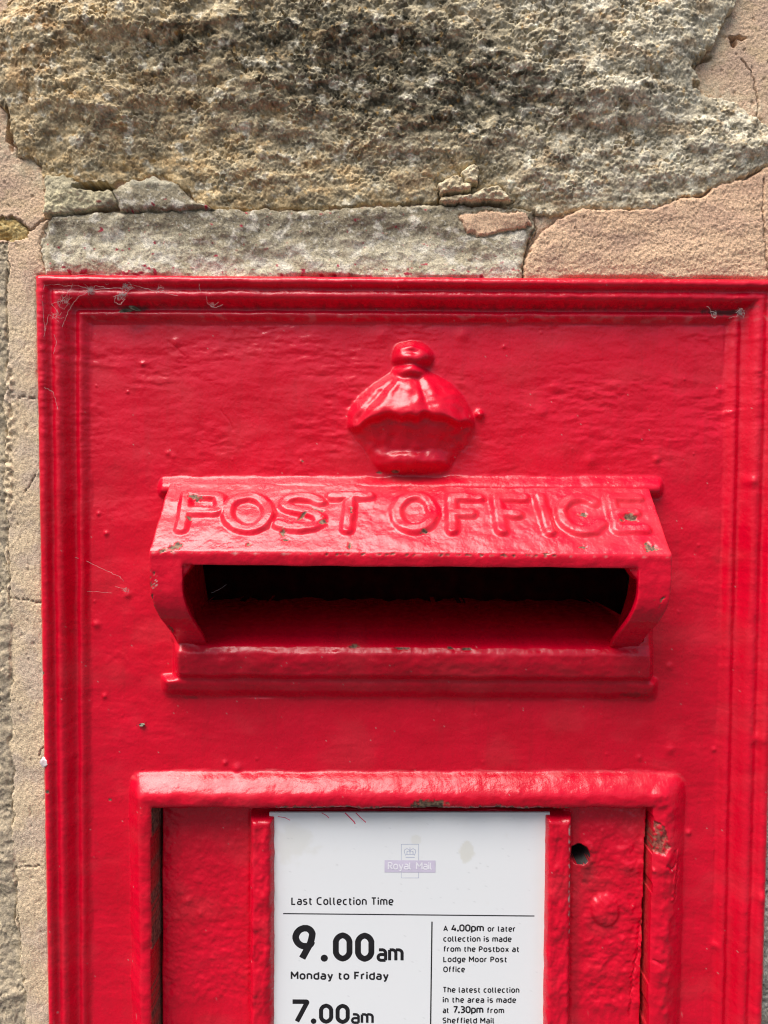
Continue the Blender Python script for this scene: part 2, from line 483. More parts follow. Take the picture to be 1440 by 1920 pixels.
    # dark organic staining spread over the middle of the stone
    st = np.exp(-(((u - 740) / 270) ** 2 + ((v - 150 - 0.18 * (u - 740)) / 110) ** 2)) * 1.6 + .6 * np.exp(-(((u - 825) / 40) ** 2 + ((v - 10) / 26) ** 2)) + np.exp(-(((u - 330) / 150) ** 2 + ((v - 120) / 90) ** 2)) * 0.55 \
        + np.exp(-(((u - 250) / 90) ** 2 + ((v - 20) / 40) ** 2)) * 0.4 + np.exp(-(((u - 1150) / 220) ** 2 + ((v - 180) / 60) ** 2)) * 0.35
    stain = S(0.38, 0.95, st + 0.42 * blot2 + 0.2 * blot + 0.25 * fbm(Xm / 3, Zm / 3, 131, 3))
    stain = stain * (0.40 + 0.60 * S(-0.3, 0.3, fbm(Xm / 5.5, Zm / 2.8, 132, 4, .65)))
    rk = mixc(rk, one * drk, stain * 0.92)
    rk = mixc(rk, one * srgb(150, 108, 70), 0.7 * np.exp(-(((u - 60) / 90) ** 2 + ((v - 90) / 80) ** 2)) * S(-.4, .4, blot2))
    rk = mixc(rk, one * srgb(206, 160, 84), S(.5, .8, fbm(Xm / 2.2, Zm / 2, 137, 2)) * .45)
    rk = mixc(rk, one * pal, S(0.35, 0.8, fbm(Xm / 6, Zm / 5, 135, 4, .6) + 0.55 * np.exp(-(((u - 625) / 26) ** 2 + ((v - 158) / 22) ** 2)) + 0.25 * S(850, 1100, u)) * 0.8)
    rk = rk * (0.74 + 0.44 * c1 ** 1.2)[..., None] * (0.90 + 0.10 * grain)[..., None] * (0.82 + 0.36 * c2)[..., None]
    rk = mixc(rk, one * srgb(226, 214, 180), (c2 > 0.93) * 0.55)
    side = mixc(one * srgb(204, 188, 160), one * srgb(158, 146, 128), c1) * (0.8 + 0.3 * c2)[..., None]
    rk = np.where((sI < 0)[..., None], side, rk)
    rk = rk * np.array([1.02, 1.0, .97])
    rockmask = (sA < 0) | (sI < 0) | (sL < 0) | (sK < 0)
    T = np.where(rockmask[..., None], rk, T)
    kk = mixc(one * srgb(120, 116, 106), one * srgb(190, 184, 172), c1)
    T = np.where((sK < 0)[..., None], kk, T)
    T = np.where((sL < 0)[..., None], mixc(one * srgb(170, 140, 84), one * srgb(205, 184, 130), c1), T)
    # cement bed
    cm = mixc(one * srgb(212, 204, 182), one * srgb(194, 184, 160), S(-0.3, 0.5, blot))
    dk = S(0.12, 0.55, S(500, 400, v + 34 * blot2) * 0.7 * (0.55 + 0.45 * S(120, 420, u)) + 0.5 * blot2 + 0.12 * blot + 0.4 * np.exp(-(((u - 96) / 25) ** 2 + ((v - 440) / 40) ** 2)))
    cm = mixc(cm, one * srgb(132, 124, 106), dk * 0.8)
    cm = mixc(cm, one * srgb(236, 231, 220), S(0.25, 0.95, fbm(Xm / 6.5, Zm / 5.5, 140, 4, .65) + 0.38 * S(410, 470, v)) * 0.7)
    cm = cm * np.array([1.03, .985, .91])
    cm = mixc(cm, one * srgb(70, 66, 58), speck * 0.5)
    cm = mixc(cm, one * srgb(214, 210, 196), S(0.5, 0.8, fbm(Xm / 1.0, Zm / 1.0, 145, 2)) * 0.7)
    rp = S(0.12, 0.42, fbm(Xm / 3.2, Zm / 2.2, 150, 3) + 0.6 * np.exp(-((v - 507) / 7) ** 2) * (np.exp(-((u - 145) / 22) ** 2) + 0.7 * np.exp(-((u - 262) / 30) ** 2)) - 0.62 + 0.38 * S(490, 512, v))
    rp2 = S(0.95, 1.05, fbm(Xm / 1.3, Zm / 1.3, 151, 2) + 0.14 * S(700, 760, u) * S(1000, 900, u) * S(430, 470, v))
    cm = mixc(cm, one * srgb(178, 52, 72), np.clip(rp + rp2 * 0.7, 0, 1))
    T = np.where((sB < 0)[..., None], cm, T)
    T = np.where((sE < 0)[..., None], mixc(cm, one * srgb(196, 188, 164), S(358, 338, v - 0 * u) * 0.8), T)
    dcol = mixc(one * srgb(206, 194, 158), one * srgb(178, 168, 140), S(-.3, .4, blot2)) * (0.8 + 0.4 * c1)[..., None]
    fl = np.exp(-(((u - 189) / 8) ** 2 + ((v - 381) / 4) ** 2) * 1.5)
    dcol = mixc(dcol, one * srgb(128, 72, 62), S(0.4, 0.6, fl))
    T = np.where((sD < 0)[..., None], dcol, T)
    T = np.where(((sF1 < 0) | (sF2 < 0) | (sF3 < 0))[..., None], mixc(one * srgb(228, 212, 178), one * srgb(206, 188, 154), S(-.3, .4, blot2)) * (0.85 + 0.3 * c1)[..., None], T)
    pk = mixc(one * srgb(224, 192, 162), one * srgb(206, 174, 150), S(-0.2, 0.6, blot))
    pk = mixc(pk, one * srgb(168, 140, 124), np.exp(-(((u - 1170) / 60) ** 2 + ((v - 445) / 12) ** 2)) * 0.7)
    pk = mixc(pk, one * srgb(120, 98, 86), speck * 0.6)
    pk = mixc(pk, one * srgb(230, 208, 180), S(0.45, 0.8, sp1) * 0.6)
    pk = mixc(pk, one * srgb(226, 205, 176), S(500, 520, v) * 0.5)
    T = np.where(((sC < 0) | (sG < 0))[..., None], pk * np.array([1.07, 1.01, .95]), T)
    T = mixc(T, one * srgb(90, 78, 68), ck * 0.35)
    T = mixc(T, one * srgb(36, 32, 28), S(1.3, 0.5, hol) * 0.8)  # the hollow's shade, painted dark into the tint
    def full(a, fill=0):
        g = np.full(XG.shape + a.shape[1:], fill, a.dtype); g[sel] = a
        return g
    YG = full(-H / 1000)
    T = full(np.clip(T, 0.004, .9)); u = full(u); v = full(v)
    sA, sI, sL, sK, sB, sC, sD, sE, sG, sF1, sF2, sF3 = [full(a, 1.0) for a in (sA, sI, sL, sK, sB, sC, sD, sE, sG, sF1, sF2, sF3)]
    sh = Sheet(XG, YG, ZG, {'tint': T})
    inbox = inbox | np.roll(inbox, -1, 0) | np.roll(inbox, -1, 1) | np.roll(np.roll(inbox, -1, 0), -1, 1)
    sh.free &= ~inbox[:-1, :-1]
    for sf in (sF1, sF2, sF3):
        sh.cut('mortar_crumb', sf < 0, MORTAR, wall, None)
    o = sh.cut('mortar_lump', sD < 0, MORTAR, wall); o['label'] = 'yellowish crumbly mortar lump beside the dark hollow'
    o = sh.cut('mortar_lump', sE < 0, MORTAR, wall); o['label'] = 'smooth rounded grey mortar roll'
    sh.cut('mortar_patch', sG < 0, MORTAR, wall)
    o = sh.cut('mortar_patch', sC < 0, MORTAR, wall); o['label'] = 'smooth pink beige mortar patch with ragged edge'
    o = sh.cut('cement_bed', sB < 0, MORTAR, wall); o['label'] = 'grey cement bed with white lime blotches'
    o = sh.cut('stone', sA < 0, STONE, wall); o['label'] = 'large rough sandstone block, yellow to black stained'
    sh.cut('stone', sI < 0, STONE, wall)
    sh.cut('stone', sL < 0, STONE, wall)
    sh.cut('stone', sK < 0, STONE, wall)
    upr = (v < 330) & (u > 720)
    sh.cut('mortar', upr, MORTAR, wall)
    sh.cut('mortar', (u < 720) & (v < 60), MORTAR, wall)
    sh.cut('mortar', (u < 720) & (v < 470), MORTAR, wall)
    sh.cut('mortar', np.ones_like(upr), MORTAR, wall)
    # the body of the wall behind its face, open where the box sits
    bm = bmesh.new()
    x0, x1, z0, z1 = xs[0] / 1000, xs[-1] / 1000, zz[0] / 1000, zz[-1] / 1000
    bx0, bx1, bz0, bz1 = TL[0] + 0.003, TR[0] - 0.006, ZB + 0.003, TL[1] - 0.003
    def box(a, b, c, d):
        vs = [bm.verts.new(p) for p in ((a, .012, c), (b, .012, c), (b, .012, d), (a, .012, d), (a, .20, c), (b, .20, c), (b, .20, d), (a, .20, d))]
        for f in ((0, 1, 2, 3), (5, 4, 7, 6), (4, 0, 3, 7), (1, 5, 6, 2), (3, 2, 6, 7), (4, 5, 1, 0)):
            bm.faces.new([vs[i] for i in f])
    box(x0, bx0, z0, z1); box(bx1, x1, z0, z1); box(bx0, bx1, bz1, z1); box(bx0, bx1, z0, bz0)
    me = bpy.data.meshes.new('rubble_core'); bm.to_mesh(me); bm.free()
    me.materials.append(plain('rubble', (0.2, 0.17, 0.14), 0.95, 300, 0.3))
    o = bpy.data.objects.new('rubble_core', me); COL.objects.link(o); o.parent = wall
    # children carry world coordinates; the empty only marks the foot
    for c in wall.children: c.matrix_parent_inverse = Matrix.Translation((0, 0, 1.2))
    return wall

# ================================================================== POST BOX FRONT
XC = 9.2                                        # mm, middle of the hood
def letters_px():
    def a(X, Y): return (280 + X / 2.88, 880 + Y / 2.88)
    def b(X, Y): return (760 + X / 2.769, 880 + Y / 2.769)
    def ell(f, cx, cy, rx, ry, a0=0, a1=360, n=28):
        return [f(cx + rx * math.cos(R(t)), cy + ry * math.sin(R(t))) for t in np.linspace(a0, a1, n)]
    def ck(p):
        for _ in range(3):
            q = [p[0]]
            for (ax, ay), (bx, by) in zip(p[:-1], p[1:]):
                q += [(ax * .75 + bx * .25, ay * .75 + by * .25), (ax * .25 + bx * .75, ay * .25 + by * .75)]
            p = q + [p[-1]]
        return p
    L = []
    L.append(('P', [[a(205, 142), a(190, 240), a(172, 322)], ck([a(205, 146), a(330, 146), a(385, 150), a(385, 228), a(330, 228), a(205, 228)])]))
    L.append(('O', [ell(a, 533, 238, 112, 86)]))
    L.append(('S', [ck([a(925, 178), a(880, 158), a(800, 152), a(730, 172), a(728, 204), a(790, 224), a(870, 236), a(925, 262), a(915, 300), a(840, 318), a(760, 316), a(700, 300)])]))
    L.append(('T', [[a(985, 150), a(1185, 150)], [a(1086, 150), a(1066, 325)]]))
    L.append(('O', [ell(b, 48, 228, 96, 84)]))
    L.append(('F', [[b(240, 150), b(243, 318)], [b(240, 150), b(380, 152)], [b(240, 230), b(340, 232)]]))
    L.append(('F', [[b(470, 150), b(500, 320)], [b(470, 150), b(615, 152)], [b(490, 230), b(580, 238)]]))
    L.append(('I', [[b(695, 148), b(750, 322)]]))
    L.append(('C', [[b(915 + 108 * math.cos(R(t)) + 17 * math.sin(R(t)), 238 + 85 * math.sin(R(t))) for t in np.linspace(32, 312, 26)]]))
    L.append(('E', [[b(1065, 150), b(1080, 230), b(1105, 312)], [b(1065, 150), b(1205, 150)], [b(1085, 228), b(1190, 228)], [b(1105, 312), b(1245, 312)]]))
    return L

PIMPLES = np.array([(268, 683, 5, .5), (200, 1000, 5, .6), (240, 1115, 7, .6), (182, 1170, 8, .7), (196, 1305, 5, .6), (185, 963, 4, .5),
    (330, 640, 9, .5), (715, 628, 16, .5), (868, 628, 13, .6), (898, 778, 9, 2.2), (1107, 863, 13, .6), (1230, 862, 7, .6), (1015, 772, 12, .5),
    (1040, 725, 12, .5), (945, 650, 4, .4), (1395, 902, 9, .9), (1350, 730, 8, .5), (1362, 775, 6, .5), (1255, 1250, 8, .5), (1256, 1405, 9, .6),
    (1198, 1420, 6, .5), (1338, 1405, 5, .5), (1408, 1375, 12, .7), (1338, 1770, 9, .8), (1410, 1665, 12, .7), (1290, 1560, 6, .8),
    (445, 1440, 9, .9), (422, 1430, 5, .6), (347, 1700, 9, .8), (372, 1722, 8, .6), (360, 1780, 9, .4), (1129, 1558, 4, .5), (1172, 1618, 20, 1.3),
    (1170, 1590, 10, .6), (1214, 1617, 5, .9), (1110, 1762, 8, .5), (1175, 1695, 8, .4), (1120, 1825, 16, .5), (565, 865, 3, .4), (240, 735, 3, .5),
    (640, 920, 4, .3), (316, 850, 6, .4), (325, 855, 6, .4)])
_rng = np.random.RandomState(4)
_extra = np.stack([_rng.uniform(170, 1400, 90), _rng.uniform(615, 1920, 90), _rng.uniform(1.5, 4.0, 90), _rng.uniform(.1, .3, 90)], 1)
PIMPLES = np.concatenate([PIMPLES, _extra])

def build_box():
    box = empty('post_box', (0, 0.0, ZB))
    tag(box, 'red cast iron wall post box with crown emblem and hooded letter slot', 'post box')
    # ---------------- grid
    zs_ = axis((-203, TL[1] * 1000), ZB * 1000, -203, 0.40)
    zs_ = zs_[zs_ <= TL[1] * 1000 + 1e-6]
    rho = (TL[1] * 1000 - zs_) / (TL[1] * 1000 - zs_[0])
    rho = np.unique(np.concatenate([rho, [0.0, 1.0]]))
    ncol = 690
    s = np.linspace(0, 1, ncol)
    Sg, Rg = np.meshgrid(s, rho)
    Z = TL[1] + (ZB - TL[1]) * Rg
    X = XL(Z) + (XR(Z) - XL(Z)) * Sg
    zt = ZT(X)
    Z = zt + (ZB - zt) * Rg
    X = XL(Z) + (XR(Z) - XL(Z)) * Sg
    Zm = Z * 1000
    # rounded upper corners
    rc = 2.6
    dz = np.clip((ZT(X) - Z) * 1000, 0, rc)
    ins = (rc - np.sqrt(np.maximum(rc ** 2 - (rc - dz) ** 2, 0))) / 1000
    X = X + ins * np.clip(1 - Sg / 0.02, 0, 1) - ins * np.clip(1 - (1 - Sg) / 0.02, 0, 1)
    # ragged painted edge
    X = X + (0.00035 * fbm(Zm / 9, Zm * 0 + 3, 200, 4)) * S(0.02, 0, Sg) + 0.0003 * fbm(Zm / 9, Zm * 0 + 8, 204, 4) * S(0.98, 1, Sg)
    Z = Z + (0.00030 * fbm(X * 1000 / 9, X * 0, 208, 4)) * S(0.02, 0, Rg)
    Xm, Zm = X * 1000, Z * 1000
    u0, v0 = proj(X, Z, 0.0)
    u3, v3 = proj(X, Z, 3.0)
    u6, v6 = proj(X, Z, 6.0)
    # ---------------- moulded border
    iTL, iBL, iTR, iBR = px(173, 607), px(174, 1920), px(1357, 611), px(1331, 1920)
    def ln(a, b, z): return a[0] + (b[0] - a[0]) * (z - a[1]) / (b[1] - a[1])
    tl = (X - XL(Z)) / (ln(iTL, iBL, Z) - XL(Z))
    tr = (XR(Z) - X) / (XR(Z) - ln(iTR, iBR, Z))
    zi = iTL[1] + (iTR[1] - iTL[1]) * (X - iTL[0]) / (iTR[0] - iTL[0])
    tt = (ZT(X) - Z) / (ZT(X) - zi)
    tb = (Z - ZB) / 0.018
    wob = 0.010 * fbm(Xm / 12, Zm / 12, 210, 3)
    tm = np.minimum.reduce([tl, tr, tt, tb])
    prof_t = [0, .02, .06, .12, .19, .24, .27, .33, .40, .46, .52, .58, .64, .69, .74, .79, .84, .89, .94, .98, 1.0, 9]
    prof_h = [4.4, 6.0, 7.0, 7.4, 7.2, 5.6, 4.6, 5.2, 5.8, 5.7, 4.7, 3.0, 1.5, 0.75, 1.5, 2.2, 2.1, 1.2, 0.15, -0.25, -0.15, 0]
    H = np.interp(tm + wob * S(0, .1, tm) * S(1.3, .9, tm), prof_t, prof_h)
    H = blur(H, 2)
    mould = tm < 1.0
    # ---------------- crown emblem
    cu = u3 + 3.0 * gnoise(u3 / 22, v3 / 22, 220); cv = v3 + 2.5 * gnoise(u3 / 22, v3 / 22, 221)
    vv = [690, 700, 708, 722, 745, 775, 796, 809, 826, 840, 850, 862, 874, 886]
    wl = [34, 46, 62, 80, 103, 122, 121, 116, 104, 93, 86, 79, 72, 60]
    wr = [34, 44, 58, 78, 98, 112, 117, 117, 106, 93, 85, 77, 70, 58]
    hh = [0.2, 2.0, 4.6, 7.0, 9.3, 11.0, 10.6, 0, 0, 0, 0, 0, 0, 0]
    uc = 774
    du = cu - uc
    w = np.where(du < 0, np.interp(cv, vv, wl), np.interp(cv, vv, wr))
    q = np.clip(1 - (du / w) ** 2, 0, 1)
    rnd = q ** np.interp(cv, [690, 720, 770, 800], [1.0, .85, .62, .5])
    lobes = [(-112, 2), (-70, -3), (-48, -1), (-10, -9), (38, -9), (72, -7), (104, 6)]
    edge = 783 + 3 * np.cos(du / 15.0 + 0.6) + 10 * gnoise(du / 30, du * 0, 225) + 17 * (du / 115) ** 2
    cap = np.interp(cv, [684, 700, 715, 735, 755, 775, 790, 800], [0, 3.4, 6.0, 8.4, 10.4, 11.8, 12.3, 12.3]) * rnd
    cap *= 1 - S(edge - 4, edge + 14, cv)
    cap *= (cv > 680)
    # arches and folds of the cap
    ang = np.arctan2(du, np.maximum(cv - 672, 3))
    for a0, hgt, wd in ((-0.86, .8, .13), (-0.58, 1.1, .10), (-0.14, .9, .16), (0.12, .5, .07), (0.50, .8, .14), (0.86, .8, .12)):
        cap += hgt * np.exp(-((ang - a0) / wd) ** 2) * S(696, 730, cv) * (1 - S(edge - 4, edge + 4, cv)) * q ** .3 * (q > 0)
    for a0, dp in ((-0.73, 1.4), (0.26, .8)):
        cap -= dp * np.exp(-((ang - a0) / .045) ** 2) * S(706, 735, cv) * (1 - S(edge - 14, edge, cv)) * q ** .3 * (q > 0)
    basin = np.interp(cv, [770, 800, 815, 830, 840, 847, 853, 861, 867, 873, 880, 886, 892], [8.8, 7.6, 6.0, 4.9, 4.4, 4.5, 5.6, 6.1, 6.0, 5.3, 3.2, .8, 0]) * (np.clip(q, 0, 1) ** 0.62) * (cv > 772)
    basin += 1.0 * np.exp(-(((cu - 780) / 9) ** 2 + ((cv - 838) / 6) ** 2)) + 0.5 * gnoise(cu / 14, cv / 10, 227) * (basin > 1)
    knob = 6.8 * np.clip(1 - ((cu - 774) / 38) ** 2 - ((cv - 668) / 29) ** 2, 0, 1) ** .62
    knob -= 2.4 * np.exp(-(((cu - 772) / 15) ** 2 + ((cv - 661) / 5.5) ** 2)) * (knob > 1)
    knob -= 1.6 * np.exp(-((cv - 685) / 4.0) ** 2) * (np.abs(cu - 774) < 32)
    neck = 7.0 * np.clip(1 - ((cu - 769) / 33) ** 2 - ((cv - 698) / 18) ** 2, 0, 1) ** .6
    crown = smax(smax(cap, basin, 0.5), smax(np.maximum(knob, 0), neck, 0.7), 0.7)
    crown = np.where(crown < 0.36, np.maximum(crown - 0.18, 0) * 2, crown)
    crown = crown + (0.6 * fbm(cu / 34, cv / 26, 228, 2)) * S(0.5, 3, crown)
    crown = blur(crown, 5)
    H = H + crown
    crownmask = crown > 0.45
    # ---------------- base of the hood, slot and sill
    rg = 1.6 * gnoise(u0 / 40, v0 / 40, 230)
    ear = S(289, 306, u3 + rg) * S(1251, 1234, u3 + rg) * S(889 + 2.0 * gnoise(u0 / 60, u0 * 0, 231), 915, v3 + rg) * S(938, 920, v3)
    base = S(316, 326, u3) * S(1226, 1216, u3) * S(905, 925, v3)
    zs = zp(1213, 9)
    zk = np.array([zp(1330, 0), zp(1313, 0), zp(1307, .6), zp(1297, 3.0), zp(1286, 5), zp(1280, 5.2), zp(1276, 4.6), zp(1272, 4.9), zp(1266, 6.6), zp(1242, 8.2), zp(1226, 9.2), zs, zs + 1.2, zs + 4, zs + 8])
    hk = np.array([0, 0, .6, 3.2, 4.8, 5.0, 4.5, 5.4, 7.9, 9.7, 10.1, 8.3, 8.1, 7.5, 6.5])
    hk[6:12] += 0
    zshift = 0.35 * fbm(Xm / 14, Xm * 0, 235, 3)
    sill = np.interp(Zm + zshift, zk, hk)
    latA = np.sqrt(S(318, 342, u6 + rg) * S(1234, 1210, u6 + rg))            # upper face
    latB = S(294, 318, u3 + rg) * S(1242, 1220, u3 + rg)            # lower bead
    low = np.minimum(sill, 5.0) * latB
    upp = sill * latA
    sillh = np.where(Zm < zp(1276, 5), low, np.maximum(upp, np.minimum(sill, 2.2) * 0 + 0))
    sillh = np.where(Zm > zs + 8, 0, sillh)
    blk = np.maximum(4.2 * ear, 2.6 * base)
    blk = np.where(Zm < zs + 8, np.maximum(sillh, blk * (Zm > zs)), blk)
    blk = blur(blk, 2) + (blk > 5.2) * (0.30 * fbm(Xm / 7, Zm / 4.5, 236, 3))
    blk = blur(blk, 1)
    H = np.maximum(H, 0) * 0 + smax(H, blk, 0.35) - 0.0875 * (np.abs(H - blk) < 0.0)
    # slot: lining falls back into the box behind the sill edge
    cx = np.abs(Xm - XC)
    corner = 86.0 - 10.0 * S(zs + 2.5, zs - .2, Zm)
    cavl = S(corner + 0.8, corner - 0.2, cx)
    ztop = zp(1012, 8)
    cav = np.interp(Zm + zshift, [zs - 0.2, zs + 0.4, zs + 0.9, zs + 2.2, zs + 4.2, zs + 5.8, zs + 7.0, zs + 7.6, zs + 8.2], [8.4, 7.2, 4.6, 0.5, -6, -15, -30, -48, -68])
    incav = cavl * S(zs - 0.3, zs + 0.25, Zm + zshift) * (Zm < ztop)
    H = H * (1 - incav) + cav * incav
    cavmask = (cx < corner + 0.4) & (Zm + zshift > zs) & (Zm < ztop)
    blkmask = (blk > 0.25) & ~cavmask
    # ---------------- door surround
    du_ = 2.2 * gnoise(u0 / 60, v0 / 60, 240) + 0.5 * gnoise(u0 / 20, v0 / 20, 241)
    def lin(v, a, b): return a[0] + (b[0] - a[0]) * (v - a[1]) / (b[1] - a[1])
    oL, iL = lin(v0, (244, 1450), (250, 1920)), lin(v0, (293.5, 1530), (294, 1920))
    oR, iR = lin(v0, (1285, 1450), (1273, 1920)), lin(v0, (1214, 1530), (1203, 1920))
    tsL = (u0 - oL) / (iL - oL); tsL = tsL + du_ * S(.85, .4, tsL) / (iL - oL)
    tsR = (oR - u0 - du_) / (oR - iR)
    tsT = (v0 + du_ - 1446) / (1504 - 1446)
    tsB = (2620 - v0) / 60
    def pn(a, b): return 1 - (np.clip(1 - a, 0, 3) ** 4 + np.clip(1 - b, 0, 3) ** 4) ** .25
    ts = np.minimum.reduce([tsL, tsR, tsT, tsB])
    ts = np.where(ts < 1, np.minimum.reduce([pn(tsL, tsT), pn(tsR, tsT), tsB, ts]), ts)
    sp_t = [-9, -.10, 0, .06, .14, .28, .42, .52, .60, .70, .84, .94, 1.0]
    sp_h = [0, 0, .3, 1.2, 2.4, 4.0, 5.4, 6.3, 6.65, 6.7, 6.5, 6.1, 5.2]
    sur = np.interp(ts, sp_t, sp_h)
    lump = 0.30 * fbm(Xm / 9, Zm / 7, 245, 3) * S(0.1, .5, ts)
    right_lump = 0.8 * fbm(Xm / 5, Zm / 7, 247, 3) * S(1190, 1240, u0) * S(.3, .6, ts)
    sur = blur(sur + lump + right_lump, 2)
    surmask = (ts > -0.06) & (ts <= 1.0)
    indoor = ts > 1.0
    hd = np.interp(u0, [300, 500, 1050, 1215], [-4.2, -3.2, -0.9, 0.9]) + 0.25 * fbm(Xm / 7, Zm / 7, 250, 3) + 0.10 * fbm(Xm / 2.2, Zm / 2.2, 253, 2)
    # rails
    def rail(a, b):
        d = np.minimum.reduce([(u0 - lin(v0, (a[0], 1530), (a[1], 1920))), (lin(v0, (b[0], 1530), (b[1], 1920)) - u0), (v0 - 1525) * 0.8, (2560 - v0)]) + 1.2 * gnoise(u0 / 20, v0 / 26, 256)
        qq = np.clip(d / 12, 0, 1)
        return d, np.sqrt(np.clip(1 - (1 - qq) ** 2, 0, 1))
    dA, rA = rail((469, 468), (518, 518)); dB, rB = rail((1021, 1016), (1071, 1066))
    rh = 3.9 + 0.6 * fbm(Xm / 5, Zm / 9, 258, 3)
    hd = hd + 0.45 * fbm(Xm / 6, Zm / 6, 257, 3) * S(1075, 1110, u0)
    chA = 1.3 * S(500, 518, u0)
    for dd in (dA, dB): hd = hd - 0.5 * np.exp(-(np.minimum(dd, 0) / 5) ** 2) * (dd <= 0)
    door = np.where(dA > 0, hd + (rh - chA - hd) * rA, hd)
    door = np.where(dB > 0, hd + (rh - hd) * rB, door)
    railA, railB = indoor & (dA > 0), indoor & (dB > 0)
    # gaps round the door
    gap = np.maximum.reduce([S(1.10, 1.05, tsL), S(1.07, 1.045, tsR - 0.0 + 0.02 * gnoise(v0 / 25, v0 * 0, 259)) * S(1510, 1560, v0), S(1.06, 1.03, tsT) * S(700, 500, u0), S(1.30, 1.22, tsT) * S(486, 500, u0) * S(1062, 1046, u0)])
    gap = gap * (1 - 0.0 * rA)
    door = door * (1 - gap) + (-13.0) * gap
    # paint bridges the joint at the top right
    br = S(1.16, 1.02, np.minimum(tsT, 9)) * S(1072, 1090, u0)
    door = np.where(indoor & (br > 0), door * (1 - br) + np.maximum(door, 3.0) * br, door)
    # lock hole with torn paint round it, and a bolt head
    hr = np.hypot(u0 - 1087, v0 - 1603)
    door += 0.7 * np.exp(-((hr - 24) / 7) ** 2) * S(1085, 1100, u0)
    hole = (hr < 17.5) & (u0 > 1070)
    door = door * (1 - S(18.5, 16.5, hr)) + (-16) * S(18.5, 16.5, hr)
    br_ = np.hypot((u0 - 1134) / 1.0, (v0 - 1706) / 1.15)
    bolt = 1.9 * np.sqrt(np.clip(1 - (br_ / 27) ** 2, 0, 1)) + 0.45 * np.exp(-(((u0 - 1131) / 13) ** 2 + ((v0 - 1692) / 11) ** 2))
    door += blur(bolt, 2)
    boltmask = indoor & (br_ < 27)
    nbA = ~(gap > 0.5)
    H = np.where(indoor, door, np.maximum(H, 0) + 0 * H if False else np.where(surmask, smax(H, sur, 0.2), H))
    # ---------------- brushed, many times repainted surface
    flat = 1 - np.clip(incav, 0, 1)
    rmask = 0.25 + 0.9 * S(-0.3, 0.5, fbm(Xm / 34, Zm / 20, 259, 3))
    rip = rmask * (0.12 * fbm(Xm / 9.5, Zm / 3.2 + 0.3 * gnoise(Xm / 20, Zm / 20, 258), 260, 3, .5) + 0.05 * fbm(Xm / 4.2, Zm / 2.1, 264, 2, .5))
    low_ = 0.35 * fbm(Xm / 30, Zm / 22, 268, 3)
    panel = (~mould & ~crownmask & ~blkmask & ~surmask & ~indoor)
    H += rip * flat * np.where(panel, 1.25, 1.0) * (0.45 + 0.95 * S(950, 760, v0)) + low_ * flat * panel
    H += np.where(mould | blkmask | surmask, 0.11 * fbm(Xm / 5, Zm / 5, 272, 3), 0) * flat
    H += np.where(indoor, 0.10 * fbm(Xm / 3.2, Zm / 2.2, 275, 3), 0)
    vert = np.minimum(tl, tr)
    H += 0.12 * fbm(Xm / 8, Zm / 12, 278, 2) * S(.02, .12, vert) * S(.9, .5, vert) * (mould)
    for (pu, pv, pr, ph) in PIMPLES:
        m = (np.abs(u0 - pu) < pr * 3) & (np.abs(v0 - pv) < pr * 3)
        if m.any():
            d2 = ((u0[m] - pu) / pr) ** 2 + ((v0[m] - pv) / pr) ** 2
            H[m] += ph * np.exp(-d2 * 1.3)
    # long drips and hair scratches
    for pts, w, hgt in (([(415, 770), (430, 790), (437, 805)], 1.8, -.25), ([(318, 640), (345, 668)], 2, -.3), ([(370, 825), (400, 835), (425, 825)], 1.6, .2),
                        ([(640, 705), (655, 725), (690, 735)], 2, -.2), ([(1000, 690), (1180, 672)], 3, -.15), ([(200, 1240), (225, 1222), (240, 1240)], 4, .25),
                        ([(820, 1318), (822, 1334)], 2.0, -.4), ([(890, 1318), (892, 1338)], 2.0, -.5), ([(1320, 1860), (1318, 1900)], 3, -.25)):
        d = seg_dist(u0 + 3 * gnoise(u0 / 12, v0 / 12, 281), v0 + 3 * gnoise(u0 / 12, v0 / 12, 282), pts)
        H += 0.5 * hgt * np.exp(-(d / w) ** 2)
    # peeling of the paint on the right upright of the surround
    peel = sd_poly(u6 + 4 * gnoise(u0 / 10, v0 / 10, 284), v6 + 4 * gnoise(u0 / 10, v0 / 10, 285), [(1226, 1535), (1246, 1552), (1256, 1590), (1246, 1604), (1224, 1596)])
    H -= 0.55 * S(1.5, -1.5, peel) * surmask
    for pts, hgt in (([(1250, 1622), (1262, 1632), (1270, 1622)], -.7), ([(1275, 1600), (1268, 1650), (1262, 1690)], .5), ([(1210, 1740), (1205, 1800), (1195, 1850), (1190, 1920)], -.6), ([(1225, 1800), (1240, 1806)], -.6), ([(1270, 1600), (1276, 1640), (1268, 1690)], -.4)):
        d = seg_dist(u6 + 4 * gnoise(u0 / 9, v0 / 9, 286), v6, pts)
        H += hgt * np.exp(-(d / 2.2) ** 2)
    # ---------------- wear: r bare metal, g grime and darker bands, b dust and painted sheen
    chip = np.zeros_like(H); grime_tone = np.zeros_like(H); dust_sheen = np.zeros_like(H)
    cn = fbm(Xm / 2.2, Zm / 2.0, 290, 3, .6)
    ua, va = proj(X, Z, H)
    def blob(cu_, cv_, ru, rv): return np.exp(-(((ua - cu_) / ru) ** 2 + ((va - cv_) / rv) ** 2))
    # ragged underside of the top bar of the surround
    chip = np.maximum(chip, S(0.35, 0.6, blob(808, 1511, 36, 12) + 0.25 * cn) * surmask)
    chip = np.maximum(chip, S(0.45, 0.6, S(.80, 1.0, tsT) * S(480, 520, ua) * S(1200, 1040, ua) * 0.72 + 0.45 * cn - 0.12) * surmask * (tsL > 1) * (tsR > 1))
    chip = np.maximum(chip, 0.75 * S(1.0, -1.0, peel) * S(-0.5, .3, cn + .2) * surmask)
